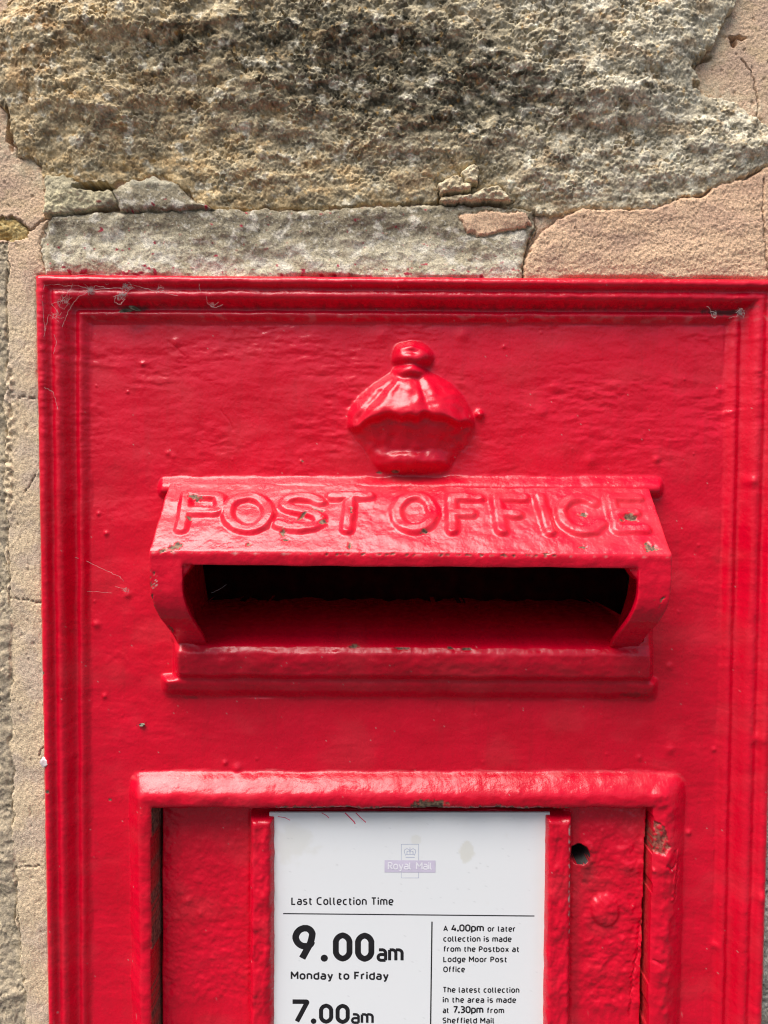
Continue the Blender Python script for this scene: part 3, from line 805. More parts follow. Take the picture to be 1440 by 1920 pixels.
    chip = np.maximum(chip, S(.5, .7, S(.90, 1.0, tsL) * 0.72 + .2 * cn) * surmask * (tsT > 1) * (u0 < 400))
    chip = np.maximum(chip, .75 * S(.95, 1.0, tsL) * (tsL < 1.3) * (tsT > 1) * (u0 < 400) * (surmask | (gap > .2)))
    chip = np.maximum(chip, 0.9 * ((gap > 0.5) & indoor))
    chip = np.maximum(chip, 0.3 * S(.55, .75, np.exp(-((tsR - 1.06) / .07) ** 2) * S(1520, 1550, va) * .8 + .4 * cn) * indoor)
    chip = np.maximum(chip, 0.85 * S(.45, .65, br * 0.55 * S(3.0, 1.5, H) + .35 * cn) * indoor)
    for c in ((665, 1212, 16, 5), (878, 1217, 14, 4), (845, 1215, 8, 3), (755, 1216, 26, 2)):
        chip = np.maximum(chip, S(.5, .75, blob(*c) + .25 * cn))
    for c in ((740, 884, 10, 4), (712, 886, 7, 3), (567, 865, 3, 3), (207, 1500, 4, 3), (88, 1485, 5, 4), (80, 1262, 4, 4)):
        chip = np.maximum(chip, S(.45, .7, blob(*c) + .2 * cn))
    eg = S(.55, .8, S(.05, 0, tl) * .7 + .45 * fbm(Xm / 3, Zm / 6, 293, 3)) * (va > 540)
    dust_sheen = np.maximum(dust_sheen, eg * .6)
    chip = np.maximum(chip, .8 * S(.62, .8, S(.045, 0, tl) * .62 + .45 * fbm(Xm / 3, Zm / 8, 296, 3)) )
    grime_tone = np.maximum(grime_tone, .75 * S(.25, .8, blob(250, 578, 34, 7) + .3 * cn))
    grime_tone = np.maximum(grime_tone, .85 * S(.25, .8, blob(1355, 586, 46, 7) + .3 * cn))
    grime_tone = np.maximum(grime_tone, .45 * S(.2, .9, blob(1100, 1625, 18, 40) + .3 * cn) * indoor)
    grime_tone = np.maximum(grime_tone, .40 * np.exp(-((tt - .62) / .09) ** 2) * mould * S(-.3, .5, cn))  # darker mottled band along the cove of the top moulding
    grime_tone = np.maximum(grime_tone, .55 * S(.4, .9, blob(1190, 1303, 40, 7) + .3 * cn) + .4 * S(.4, .9, blob(358, 1308, 20, 5) + .3 * cn))
    grime_tone = np.maximum(grime_tone, .55 * blob(765, 898, 60, 7))
    grime_tone = np.maximum(grime_tone, .22 * np.exp(-((u0 - 1080) / 8) ** 2) * indoor)  # darker strip along the outer edge of the right rail
    dust_sheen = np.maximum(dust_sheen, .22 * S(.1, .8, fbm(Xm / 5, Zm / 2.5, 299, 3)) * S(.78, .84, tt) * S(.98, .9, tt) * mould)
    dust_sheen = np.maximum(dust_sheen, .16 * S(.0, .8, fbm(Xm / 12, Zm / 2.5, 302, 3)) * S(1470, 1450, va) * surmask)
    fleck = S(1.02, 1.12, fbm(Xm / 1.0, Zm / 1.0, 305, 2)) * .6
    dust_sheen = np.maximum(dust_sheen, fleck)
    rl = np.exp(-((u0 - 1064) / 3.0) ** 2) * S(1520, 1540, v0) * S(1790, 1730, v0)
    dust_sheen = np.maximum(dust_sheen, .8 * S(.55, .8, rl * .6 + .5 * fbm(Xm / 1.5, Zm / 2.2, 308, 2)) * indoor)
    H -= 0.22 * S(.3, .8, chip) * ~((gap > .3) & indoor)
    grime_tone = np.maximum(grime_tone, .06 * S(.15, .8, fbm(Xm / 2.5, Zm / 38, 312, 3) + .3 * fbm(Xm / 20, Zm / 20, 315, 2)))
    dust_sheen = np.maximum(dust_sheen, .022 * S(0, .8, fbm(Xm / 22, Zm / 16, 318, 3)))
    wear = np.stack([chip, grime_tone, dust_sheen], -1)
    sh = Sheet(X, -H / 1000, Z, {'wear': wear})
    o = sh.cut('crown_emblem', crownmask & ~blkmask, PAINT, box)
    sh.free &= ~(cavmask & (Zm + zshift > zs + 8))[:-1, :-1]
    sh.cut('slot_lining', cavmask, PAINT, box)
    sh.cut('sill', blkmask & (Zm < zs + 8), PAINT, box)
    sh.cut('hood_base', blkmask, PAINT, box)
    dr = None
    rem_rails = []
    hole_m = hole & indoor
    # door and what sits on it
    masks = [('guide_rail', railA), ('guide_rail', railB), ('lock_hole', hole_m), ('bolt_head', boltmask)]
    HOLE = plain('bare_grey_iron', (.05, .048, .045), .7, 300, .4)
    subs = [sh.cut(n, m & indoor, HOLE if n == 'lock_hole' else PAINT, None) for n, m in masks]
    dr = sh.cut('door', indoor, PAINT, box)
    for s_ in subs:
        if s_ is not None: s_.parent = dr
    sh.cut('door_surround', surmask, PAINT, box)
    sh.cut('border_moulding', mould, PAINT, box, skirt=None)
    sh.cut('faceplate', np.ones_like(mould), PAINT, box)
    # side of the casting, carried back into the wall
    n, m = X.shape
    ring = [(0, j) for j in range(m)] + [(i, m - 1) for i in range(1, n)] + [(n - 1, j) for j in range(m - 2, -1, -1)] + [(i, 0) for i in range(n - 2, 0, -1)]
    ii = np.array([r_[0] for r_ in ring]); jj = np.array([r_[1] for r_ in ring])
    top = sh.P[ii, jj]; lowv = top.copy(); lowv[:, 1] = 0.030
    k = len(ring); a = np.arange(k); b = (a + 1) % k
    q = np.stack([a, b, k + b, k + a], -1)
    wv = wear[ii, jj]
    mesh_object('casting_side', np.concatenate([top, lowv]), q, PAINT, box, None, {'wear': np.concatenate([wv, wv])})
    # iron body behind
    bm = bmesh.new()
    x0, x1, z0, z1 = XL(ZB) + .003, XR(ZB) - .003, ZB + .002, TL[1] - .002
    vs = [bm.verts.new(p) for p in ((x0, .028, z0), (x1, .028, z0), (x1, .028, z1), (x0, .028, z1), (x0, .15, z0), (x1, .15, z0), (x1, .15, z1), (x0, .15, z1))]
    for f in ((5, 4, 7, 6), (4, 0, 3, 7), (1, 5, 6, 2), (3, 2, 6, 7), (4, 5, 1, 0)):
        bm.faces.new([vs[i] for i in f])
    me = bpy.data.meshes.new('iron_body'); bm.to_mesh(me); bm.free(); me.materials.append(IRON)
    o = bpy.data.objects.new('iron_body', me); COL.objects.link(o); o.parent = box
    build_hood(box)
    for c in box.children: c.matrix_parent_inverse = Matrix.Translation((0, 0, -ZB))
    return box

def build_hood(box):
    zb, zf = zp(911, 4), zp(1036, 28)
    zl = zp(1063, 27.6)
    roof = [(-8, zb + 3), (3, zb + .6), (28.0, zf), (28.2, zf - 1.5), (27.6, zl), (24, zl + .8), (4, zl + 3.5), (-8, zl + 4.5)]
    side = [(-50, zl + 12), (-8, zb + 2.6), (3, zb + .3), (27.9, zf - .1), (28.1, zl), (28.0, zp(1090, 28)), (27.7, zp(1118, 27.7)), (26.6, zp(1142, 26.6)), (24, zp(1162, 24)), (19.5, zp(1180, 19.5)), (14, zp(1194, 14)), (9.6, zp(1206, 9.6)), (6, zp(1216, 7)), (-50, zp(1216, 7))]
    bm = bmesh.new()
    def prism(prof, xa, xb):
        A = [bm.verts.new((xa / 1000, -h / 1000, z / 1000)) for h, z in prof]
        B = [bm.verts.new((xb / 1000, -h / 1000, z / 1000)) for h, z in prof]
        bm.faces.new(A); bm.faces.new(B[::-1])
        n = len(prof)
        for i in range(n): bm.faces.new([A[i], B[i], B[(i + 1) % n], A[(i + 1) % n]][::-1])
    prism(roof, XC - 89.4, XC + 89.4)
    # cheeks: horizontal slices, thick at the front rim and hollowed out behind it
    fr = sorted([(p[1], p[0]) for p in side[3:-1]])
    fz, fh = [p[0] for p in fr], [p[1] for p in fr]
    zlv = list(np.linspace(zp(1214, 8), zl + 2.5, 22))
    for sg in (-1, 1):
        rings = []
        for z in zlv:
            hf = float(np.interp(z, fz, fh))
            hm = max(hf - 20, -5)
            xm = 78.0 + 7.2 * (hf - hm) / 20
            q = [(89.5, hf), (78.0, hf), (78.3, hf - 3.5), (xm, hm), (85.4, -6.0), (89.5, -6.0)]
            rings.append([bm.verts.new(((XC + sg * a) / 1000, -b / 1000, z / 1000)) for a, b in q])
        bm.faces.new(rings[0]); bm.faces.new(rings[-1][::-1])
        for r0, r1 in zip(rings[:-1], rings[1:]):
            for k in range(6): bm.faces.new([r0[k], r1[k], r1[(k + 1) % 6], r0[(k + 1) % 6]])
    # fillets in the upper inner corners
    for sg in (-1, 1):
        c = [(24.5, zl + 4), (24.5, zl - 2.2), (0, zl - 2.2), (0, zl + 4)]
        A = []
        for h, z in c: A.append((h, z))
        x_in = XC + sg * 78.4
        p = [bm.verts.new(q) for q in ((x_in / 1000, -.0265, (zl + 2) / 1000), ((x_in - sg * 5) / 1000, -.0265, (zl + 2) / 1000), (x_in / 1000, -.0265, (zl - 4.5) / 1000),
                                       (x_in / 1000, -.019, (zl + 2) / 1000), ((x_in - sg * 5) / 1000, -.019, (zl + 2) / 1000), (x_in / 1000, -.019, (zl - 4.5) / 1000))]
        for f in ((0, 1, 2), (5, 4, 3), (0, 3, 4, 1), (1, 4, 5, 2), (2, 5, 3, 0)): bm.faces.new([p[i] for i in f])
    bmesh.ops.recalc_face_normals(bm, faces=bm.faces)
    me = bpy.data.meshes.new('hood_src'); bm.to_mesh(me); bm.free()
    tmp = bpy.data.objects.new('hood_src', me); COL.objects.link(tmp)
    md = tmp.modifiers.new('r', 'REMESH'); md.mode = 'VOXEL'; md.voxel_size = 0.00045
    ms = tmp.modifiers.new('s', 'SMOOTH'); ms.factor = 0.5; ms.iterations = 14
    dg = bpy.context.evaluated_depsgraph_get()
    ev = tmp.evaluated_get(dg).to_mesh()
    nv = len(ev.vertices)
    co = np.empty(nv * 3, np.float32); ev.vertices.foreach_get('co', co); co = co.reshape(-1, 3).astype(float)
    no = np.empty(nv * 3, np.float32); ev.vertices.foreach_get('normal', no); no = no.reshape(-1, 3).astype(float)
    F = np.array([p.vertices[:] for p in ev.polygons if len(p.vertices) == 4], np.int32)
    tmp.evaluated_get(dg).to_mesh_clear()
    bpy.data.objects.remove(tmp); bpy.data.meshes.remove(me)
    # narrower towards the feet
    zmm = co[:, 2] * 1000
    tp = S(zp(1105, 27), zp(1200, 14), zmm)
    co[:, 0] = XC / 1000 + (co[:, 0] - XC / 1000) * (1 - 0.045 * tp)
    x, y, z = co[:, 0] * 1000, -co[:, 1] * 1000, co[:, 2] * 1000
    # sloping top in its own plane coordinates
    sl = np.array([0, -(28.0 - 3) / 1000, (zf - zb) / 1000]); sl /= np.linalg.norm(sl)
    nrm = np.array([0, -abs(sl[2]), abs(sl[1])])
    ontop = no @ nrm > 0.85
    front = S(0.2, .8, -no[:, 1])
    ua, va = proj(co[:, 0], co[:, 2], y)
    # pixel of the letter strokes -> plane of the slope (mm)
    p0 = np.array([0, -.003, zb / 1000 + .0006])
    camp = np.array([0, -DIST, 0])
    def onslope(u, v):
        d = Fv + (u - 720) / FPX * Rv + (960 - v) / FPX * Uv
        t = ((p0 - camp) @ nrm) / (d @ nrm)
        p = camp + t * d
        return p[0] * 1000, (p - p0) @ sl * 1000
    sx, sy = x, ((co - p0) @ sl) * 1000
    L = letters_px()
    relief = np.zeros(nv); lid = np.full(nv, -1)
    jit = 0.25
    sxx = sx + jit * gnoise(sx / 3, sy / 3, 310); syy = sy + jit * gnoise(sx / 3, sy / 3, 311)
    for i, (ch, strokes) in enumerate(L):
        d = np.full(nv, 1e9)
        for st in strokes:
            d = np.minimum(d, seg_dist(sxx, syy, [onslope(*p) for p in st]))
        r_ = S(3.1, 1.05, d)
        relief = np.maximum(relief, r_)
        lid[(d < 2.3) & ontop] = i
    n3 = fbm(x / 14, (z - y) / 12, 320, 2) * .22 + fbm(x / 4.5, (z - y) / 4.5, 323, 2) * .035
    disp = n3 + (1.75 * relief * (0.85 + 0.3 * gnoise(sx / 9, sy / 9, 326))) * ontop
    disp += .12 * front * fbm(x / 5, z / 5, 328, 3)
    # ---- wear
    cn = fbm(sx / 1.7, (z - y) / 1.9, 330, 3, .6)
    chip = np.zeros(nv)
    def blob(cu, cv, ru, rv, rot=0):
        c, s_ = math.cos(R(rot)), math.sin(R(rot))
        dx, dy = ua - cu, va - cv
        return np.exp(-(((dx * c + dy * s_) / ru) ** 2 + ((-dx * s_ + dy * c) / rv) ** 2))
    for c in ((368, 936, 14, 5, 12), (355, 974, 5, 4, 0), (566, 970, 16, 3.0, -28), (592, 957, 16, 4, 12), (606, 980, 9, 7, -40), (530, 1000, 7, 5, 60), (534, 1012, 8, 3, 0),
              (468, 1020, 9, 3, 0), (328, 1024, 18, 8, -20), (306, 1032, 12, 4, -20), (656, 1022, 4, 9, 8), (658, 962, 3, 6, 0), (1092, 965, 9, 6, 0), (1182, 972, 16, 5, 15), (1163, 980, 6, 3, -30),
              (1218, 1026, 17, 9, 10), (1092, 1026, 8, 3, 0), (796, 998, 8, 3, -10), (1026, 1038, 10, 2, 0)):
        chip = np.maximum(chip, S(.48, .66, blob(*c) + .42 * cn))
    lip = np.exp(-((va - (1036 + (ua - 278) * .009)) / 4.0) ** 2) * (y > 25)
    chip = np.maximum(chip, .75 * S(.62, .8, lip * .55 * S(480, 620, ua) * S(1150, 1000, ua) + .42 * cn + .1))
    left = S(300, 286, ua) * S(1060, 1075, va) + 0.8 * blob(322, 1182, 14, 12)
    chip = np.maximum(chip, .8 * S(.55, .75, left * .5 + .45 * cn))
    chip = np.maximum(chip, .9 * S(.55, .7, blob(1240, 1130, 9, 20) * .5 + .5 * cn))
    dust_sheen = .55 * S(.5, .8, lip * .5 + .35 * fbm(x / 3.5, x * 0, 333, 3)) * (chip < .3)  # worn lip edge, its highlight painted as a paler line
    
    dust_sheen = np.maximum(dust_sheen, S(.5, .6, blob(290, 1097, 7, 14) * .5 + .45 * fbm(x / .9, z / .9, 336, 2)) * .9)
    grime_tone = .35 * blob(765, 912, 70, 9) * S(-.5, .5, cn) + .25 * S(.2, .8, lip * .4 + .4 * cn) + .5 * S(.4, .8, left * .4 + .35 * cn)
    dust_sheen = np.maximum(dust_sheen, ontop * (.03 + .04 * fbm(x / 12, (z - y) / 12, 338, 2)))  # thin dust plus pink sky sheen painted onto the slope
    disp -= .35 * S(.3, .8, chip)
    co = co + no * (disp / 1000)[:, None]
    wear = np.stack([chip, grime_tone, dust_sheen], -1)
    # fresh normals
    a, b_, c, d = co[F[:, 0]], co[F[:, 1]], co[F[:, 2]], co[F[:, 3]]
    fn = np.cross(c - a, d - b_)
    vn = np.zeros_like(co)
    for k in range(4): np.add.at(vn, F[:, k], fn)
    vn /= np.linalg.norm(vn, axis=1, keepdims=True) + 1e-20
    if (vn * no).sum() < 0: vn = -vn
    fl = lid[F[:, 0]]
    def part(name, sel, parent):
        q = F[sel]
        used, inv = np.unique(q, return_inverse=True)
        return mesh_object(name, co[used], inv.reshape(-1, 4), PAINT, parent, vn[used], {'wear': wear[used]})
    hood = part('hood', fl < 0, box)
    for i, (ch, st) in enumerate(L):
        o = part('letter', fl == i, hood)
        o['label'] = 'raised letter %s' % ch
    return hood

# ================================================================== NOTICE
def fillet(pts, r, closed=False, n=6):
    P = [Vector(p) for p in pts]
    out = []
    m = len(P)
    for i, p in enumerate(P):
        if not closed and i in (0, m - 1): out.append(p); continue
        a, b = P[i - 1], P[(i + 1) % m]
        la, lb = (a - p).length, (b - p).length
        ea = la if (not closed and i - 1 == 0) else la / 2
        eb = lb if (not closed and i + 1 == m - 1) else lb / 2
        q = min(r, ea, eb)
        s, e = p + (a - p).normalized() * q, p + (b - p).normalized() * q
        for k in range(n + 1):
            t = k / n
            out.append(s * (1 - t) ** 2 + p * 2 * t * (1 - t) * .62 + (s + e) * t * (1 - t) * .38 + e * t ** 2)
    if closed: out.append(out[0].copy())
    return out
XH = 0.745
def rect(x0, y0, x1, y1): return [((x0 + x1) / 2, y0), (x1, y0), (x1, y1), (x0, y1), (x0, y0), ((x0 + x1) / 2, y0)]
G = {
 'a': (.50, [([(.05, XH), (.5, XH), (.5, 0)], .2), ([(.5, .41), (0, .41), (0, 0), (.5, 0)], .17)]),
 'b': (.52, [([(0, 1.03), (0, 0)], 0), ([(0, 0), (.52, 0), (.52, XH), (0, XH)], .24)]),
 'c': (.44, [([(.44, XH), (0, XH), (0, 0), (.44, 0)], .24)]),
 'd': (.52, [([(.52, 1.03), (.52, 0)], 0), ([(.52, XH), (0, XH), (0, 0), (.52, 0)], .24)]),
 'e': (.51, [([(0, .35), (.51, .35), (.51, XH), (0, XH), (0, 0), (.46, 0)], .22)]),
 'f': (.34, [([(.34, 1.02), (.12, 1.02), (.12, 0)], .18), ([(0, .70), (.32, .70)], 0)]),
 'g': (.52, [([(.52, XH), (0, XH), (0, .02), (.52, .02)], .24), ([(.52, XH), (.52, -.27), (.06, -.27)], .22)]),
 'h': (.50, [([(0, 1.03), (0, 0)], 0), ([(0, XH), (.5, XH), (.5, 0)], .24)]),
 'i': (.02, [([(0, XH), (0, 0)], 0), ([(0, 1.02), (0, .97)], 0)]),
 'l': (.18, [([(0, 1.03), (0, 0), (.18, 0)], .15)]),
 'm': (.84, [([(0, XH), (0, 0)], 0), ([(0, XH), (.42, XH), (.42, 0)], .2), ([(.42, XH), (.84, XH), (.84, 0)], .2)]),
 'n': (.50, [([(0, XH), (0, 0)], 0), ([(0, XH), (.5, XH), (.5, 0)], .24)]),
 'o': (.53, [(rect(0, 0, .53, XH), .25)]),
 'p': (.52, [([(0, XH), (0, -.28)], 0), ([(0, XH), (.52, XH), (.52, 0), (0, 0)], .24)]),
 'r': (.32, [([(0, XH), (0, 0)], 0), ([(0, .45), (0, XH), (.32, XH)], .22)]),
 's': (.45, [([(.43, XH), (0, XH), (0, .37), (.45, .37), (.45, 0), (0, 0)], .18)]),
 't': (.34, [([(.11, .95), (.11, 0), (.34, 0)], .18), ([(0, XH - .02), (.33, XH - .02)], 0)]),
 'x': (.50, [([(0, XH), (.5, 0)], 0), ([(.5, XH), (0, 0)], 0)]),
 'y': (.52, [([(0, XH), (.28, .02)], 0), ([(.52, XH), (.22, -.26), (.04, -.28)], .1)]),
 'A': (.64, [([(0, 0), (.32, 1), (.64, 0)], .02), ([(.1, .28), (.54, .28)], 0)]),
 'C': (.60, [([(.60, 1), (0, 1), (0, 0), (.60, 0)], .32)]),
 'F': (.48, [([(0, 0), (0, 1), (.48, 1)], 0.0), ([(0, .52), (.42, .52)], 0)]),
 'L': (.46, [([(0, 1), (0, 0), (.46, 0)], 0)]),
 'M': (.74, [([(0, 0), (0, 1), (.37, .38), (.74, 1), (.74, 0)], .01)]),
 'O': (.68, [(rect(0, 0, .68, 1), .33)]),
 'P': (.54, [([(0, 0), (0, 1)], 0), ([(0, 1), (.54, 1), (.54, .44), (0, .44)], .27)]),
 'R': (.54, [([(0, 0), (0, 1)], 0), ([(0, 1), (.52, 1), (.52, .46), (0, .46)], .26), ([(.24, .46), (.54, 0)], 0)]),
 'S': (.54, [([(.52, 1), (0, 1), (0, .51), (.54, .51), (.54, 0), (0, 0)], .25)]),
 'T': (.58, [([(0, 1), (.58, 1)], 0), ([(.29, 1), (.29, 0)], 0)]),
 '0': (.56, [(rect(0, 0, .56, 1), .27)]),
 '3': (.52, [([(0, 1), (.52, 1), (.50, .53), (.14, .53)], .25), ([(.14, .53), (.52, .53), (.52, 0), (0, 0)], .25)]),
 '4': (.58, [([(.30, 1), (0, .26), (.58, .26)], .01), ([(.43, .56), (.43, 0)], 0)]),
 '7': (.54, [([(0, 1), (.54, 1), (.16, 0)], .05)]),
 '9': (.56, [([(.28, .40), (0, .40), (0, 1), (.56, 1), (.56, .62), (.22, 0)], .27), ([(.28, .40), (.50, .40), (.54, .56)], .12)]),
 '.': (.02, [([(-.005, .02), (.015, .02)], 0)]),
}
def text_strokes(txt, track=.33, space=.78):
    x, out = 0, []
    for ch in txt:
        if ch == ' ':
            x += space - track; continue
        w, st = G[ch]
        for pts, r in st:
            pl = fillet([Vector((p[0], p[1])) for p in pts], r) if r > 0 else [Vector(p) for p in pts]
            out.append((ch, [(p.x + x, p.y) for p in pl]))
        x += w + track
    return out, x - track
INKH = 0.82
def strokes_to_object(name, strokes, width_px, mat, parent, lift=0.0):
    """flat printed strokes, pixel polylines laid on the notice; slightly domed ink ribbons"""
    V, F = [], []
    for pl, wpx in strokes:
        if len(pl) == 1:                                   # round dot
            c = Vector(px(*pl[0], INKH)); w = wpx * DIST / FPX * .5; base = len(V)
            for k in range(12):
                V.append((c.x + w * math.cos(k * math.pi / 6), -(INKH + lift + .03) / 1000, c.y + w * math.sin(k * math.pi / 6)))
            for k in range(5): F.append((base + k, base + k + 1, base + 10 - k, base + 11 - k))
            continue
        pts = [Vector(px(a, b, INKH)) for a, b in pl]
        w = wpx * DIST / FPX * 0.5
        # clean duplicates
        q = [pts[0]]
        for p in pts[1:]:
            if (p - q[-1]).length > 1e-6: q.append(p)
        closed = len(q) > 3 and (q[0] - q[-1]).length < w * 0.4
        n = len(q)
        if n < 2: continue
        base = len(V)
        for i, p in enumerate(q):
            if closed and i in (0, n - 1):
                d = ((q[1] - q[0]).normalized() + (q[-1] - q[-2]).normalized()).normalized(); mit = 1
            elif i == 0: d = (q[1] - q[0]).normalized(); mit = 1
            elif i == n - 1: d = (q[-1] - q[-2]).normalized(); mit = 1
            else:
                d1, d2 = (q[i] - q[i - 1]).normalized(), (q[i + 1] - q[i]).normalized()
                s = d1 + d2
                d = s.normalized() if s.length > .05 else d1
                mit = min(1.8, 1 / max(.45, d.dot(d1)))
            nn = Vector((-d.y, d.x))
            for off, hy in ((-1, 0), (-.45, 1), (.45, 1), (1, 0)):
                pp = p + nn * (off * w * mit)
                V.append((pp.x, -(INKH + lift + .012 + .03 * hy + .006 * (base % 7) / 7) / 1000, pp.y))
        for i in range(n - 1):
            a, b = base + 4 * i, base + 4 * i + 4
            for k in range(3): F.append((a + k, b + k, b + k + 1, a + k + 1))
    o = mesh_object(name, np.array(V), np.array(F), mat, parent)
    return o
def line_of(txt, u0, u1, vb, cap, wpx, track=.33, slope=.004):
    st, w = text_strokes(txt, track)
    k = (u1 - u0 - wpx) / w
    out = []
    for ch, pl in st:
        if ch == '.' or (ch == 'i' and pl[0][1] > .9):
            a, b = pl[0]
            dw = wpx * (1.4 if ch == '.' else 1.15)
            out.append(([(u0 + wpx / 2 + a * k, (vb - dw / 2 if ch == '.' else vb - wpx / 2 - .98 * (cap - wpx)) + slope * a * k)], dw)); continue
        out.append(([(u0 + wpx / 2 + a * k, vb - wpx / 2 + slope * (a * k) - b * (cap - wpx)) for a, b in pl], wpx * (1.55 if ch == '.' else 1.0)))
    return out

def build_notice():
    m, t, b = new_mat('laminated_white_card')
    at = N(t, 'ShaderNodeAttribute', attribute_name='tint')
    n = noise_node(t, 60, 4)
    t.links.new(mixcol(t, ramp(t, n, .3, .75, 0, .5), at.outputs['Color'], (.84, .86, .868, 1)), b.inputs['Base Color'])
    b.inputs['Roughness'].default_value = .32
    b.inputs['Specular IOR Level'].default_value = .4
    INK = plain('black_print', (.013, .012, .014), .5, 500, .3)
    LILAC = plain('faded_lilac_print', (.66, .60, .73), .45, 300, .05)
    LINE = plain('faded_grey_print', (.52, .55, .66), .45, 300, .08)
    WHITE = plain('white_print', (.86, .84, .89), .45, 300, .03)
    SCR = plain('red_paint_scratch', (.70, .05, .12), .5, 300, .2)
    nx, nz = 150, 220
    us = np.linspace(505, 1031, nx); vs_ = np.concatenate([np.linspace(1523.5, 1930, nz - 10), np.linspace(1975, 2480, 10)])
    U, Vv = np.meshgrid(us, vs_)
    X = np.empty_like(U); Z = np.empty_like(U)
    a, bb = (U - 720) / FPX, (960 - Vv) / FPX
    d = [Fv[i] + a * Rv[i] + bb * Uv[i] for i in range(3)]
    s = (DIST - INKH / 1000) / d[1]
    X, Z = s * d[0], s * d[2]
    X = X + 0.0
    T = np.ones(U.shape + (3,)) * np.array([.86, .87, .872])
    st = np.zeros_like(U)
    def bl(cu, cv, ru, rv): return np.exp(-(((U - cu) / ru) ** 2 + ((Vv - cv) / rv) ** 2))
    w = .35 * fbm(U / 20, Vv / 20, 400, 3)
    st = np.maximum(st, .5 * S(.45, .6, bl(876, 1597, 17, 24) + w * .5)); st = np.maximum(st, .3 * S(.4, .7, bl(780, 1576, 13, 12) + w * .4))
    st = np.maximum(st, .3 * S(.2, .8, bl(550, 1575, 42, 44) + w)); st = np.maximum(st, .35 * S(1532, 1523, Vv)); st = np.maximum(st, .25 * S(522, 515, U))
    st = np.maximum(st, .30 * S(1545, 1526, Vv + 10 * w)); st = np.maximum(st, .22 * S(1560, 1530, Vv + 14 * w)); st = np.maximum(st, .18 * S(990, 1020, U + 10 * w))
    T += (np.array([.66, .63, .50]) - T) * st[..., None]
    sp = S(.86, .95, fbm(U / 7, Vv / 7, 405, 2)) * .35
    T += (np.array([.45, .45, .45]) - T) * sp[..., None]
    warp = 0.12 * fbm(U / 160, Vv / 160, 410, 2)
    root = empty('notice_plate', P3(768, 2480, INKH))
    tag(root, 'white collection times notice plate held between two red rails', 'notice')
    Y = -(INKH + 0 * warp) / 1000 * np.ones_like(X)
    sh = Sheet(X, Y, Z, {'tint': T})
    card = sh.cut('card', np.ones(U.shape, bool), m, root, skirt=.0002)
    ob = []
    add = lambda nm, strokes, mat, par=root, lift=0: ob.append(strokes_to_object(nm, strokes, 0, mat, par, lift))
    add('lettering', line_of('Last Collection Time', 546, 738, 1697, 15.4, 2.75), INK)
    add('rule_line', [([(531, 1713), (1002, 1717.5)], 2.3)], INK)
    add('rule_line', [([(810, 1728), (806.5, 1990)], 2.6)], INK)
    st = line_of('9', 548, 592, 1803, 69, 12.8) + [([(608, 1796.5)], 14)]
    st += line_of('0', 624, 661, 1803, 55, 11.4) + line_of('0', 665.5, 702, 1803.5, 55, 11.4)
    st += line_of('am', 706, 757, 1803.5, 32.5, 6.2, .27)
    add('lettering', st, INK)
    add('lettering', line_of('Monday to Friday', 545, 729, 1837, 15.8, 3.35), INK)
    st = line_of('7', 544, 581, 1919.5, 46, 9.0) + [([(588, 1914.5)], 11)]
    st += line_of('0', 598, 625, 1919.5, 38, 8.0) + line_of('0', 629, 656, 1920, 38, 8.0) + line_of('am', 658, 701, 1920, 26, 5.0, .27)
    add('lettering', st, INK)
    c, wd = 11.4, 2.3
    add('lettering', line_of('A', 831, 840, 1746.5, 11, 2.2) + line_of('4.00pm', 846, 907.5, 1746.8, 14, 2.9, .26) + line_of('or later', 914, 967, 1747.2, c, wd), INK)
    for txt, u0, u1, vb in (('collection is made', 831, 959.5, 1766), ('from the Postbox at', 831, 974, 1785), ('Lodge Moor Post', 831, 951, 1804.3), ('Office', 831, 872, 1823.2),
                            ('The latest collection', 830, 974, 1861.5), ('in the area is made', 830, 968, 1880.3)):
        add('lettering', line_of(txt, u0, u1, vb, c, wd), INK)
    add('lettering', line_of('at', 830, 842, 1900, c, wd) + line_of('7.30pm', 849, 906.5, 1900, 14, 2.9, .26) + line_of('from', 912.5, 945.5, 1900.3, c, wd), INK)
    add('lettering', line_of('Sheffield Mail', 829.5, 927.5, 1919, c, wd), INK)
    # faded emblem
    logo = strokes_to_object('emblem_panel', [([(721, 1624), (816.5, 1624.6)], 23.5)], 0, LILAC, root, .05)
    strokes_to_object('emblem_frame', [([(752.5, 1646), (752.5, 1583), (785, 1583), (785, 1646), (752.5, 1646)], 1.2)], 0, LINE, logo)
    strokes_to_object('emblem_lettering', line_of('Royal Mail', 727, 810.5, 1630.5, 14.5, 2.3, .2), 0, WHITE, logo, .12)
    cr = [([(760.5, 1604), (758, 1597), (759, 1593), (763, 1591), (767, 1593), (768.5, 1598)], 1.3), ([(777, 1604), (779.5, 1597), (778.5, 1593), (774.5, 1591), (770.5, 1593), (769, 1598)], 1.3),
          ([(763, 1602), (763, 1597), (766, 1596)], 1.6), ([(774.5, 1602), (774.5, 1597), (771.5, 1596)], 1.6), ([(768.7, 1588.5), (768.7, 1601)], 1.3), ([(761, 1602), (777, 1602)], 1.3), ([(760.5, 1607.5), (777.5, 1607.5)], 1.6)]
    strokes_to_object('emblem_crown', cr, 0, LINE, logo)
    for pl, w_ in (([(521, 1531), (534, 1533), (544, 1538)], 1.3), ([(603, 1524), (612, 1529), (617, 1534)], 1.4), ([(647, 1524), (655, 1532), (664, 1541), (666, 1545)], 2.2), ([(667, 1524), (676, 1533), (686, 1542)], 1.8)):
        strokes_to_object('paint_scratch', [(pl, w_)], 0, SCR, root)
    inv = Matrix.Translation(-root.location)
    for o in root.children: o.matrix_parent_inverse = inv
    return root

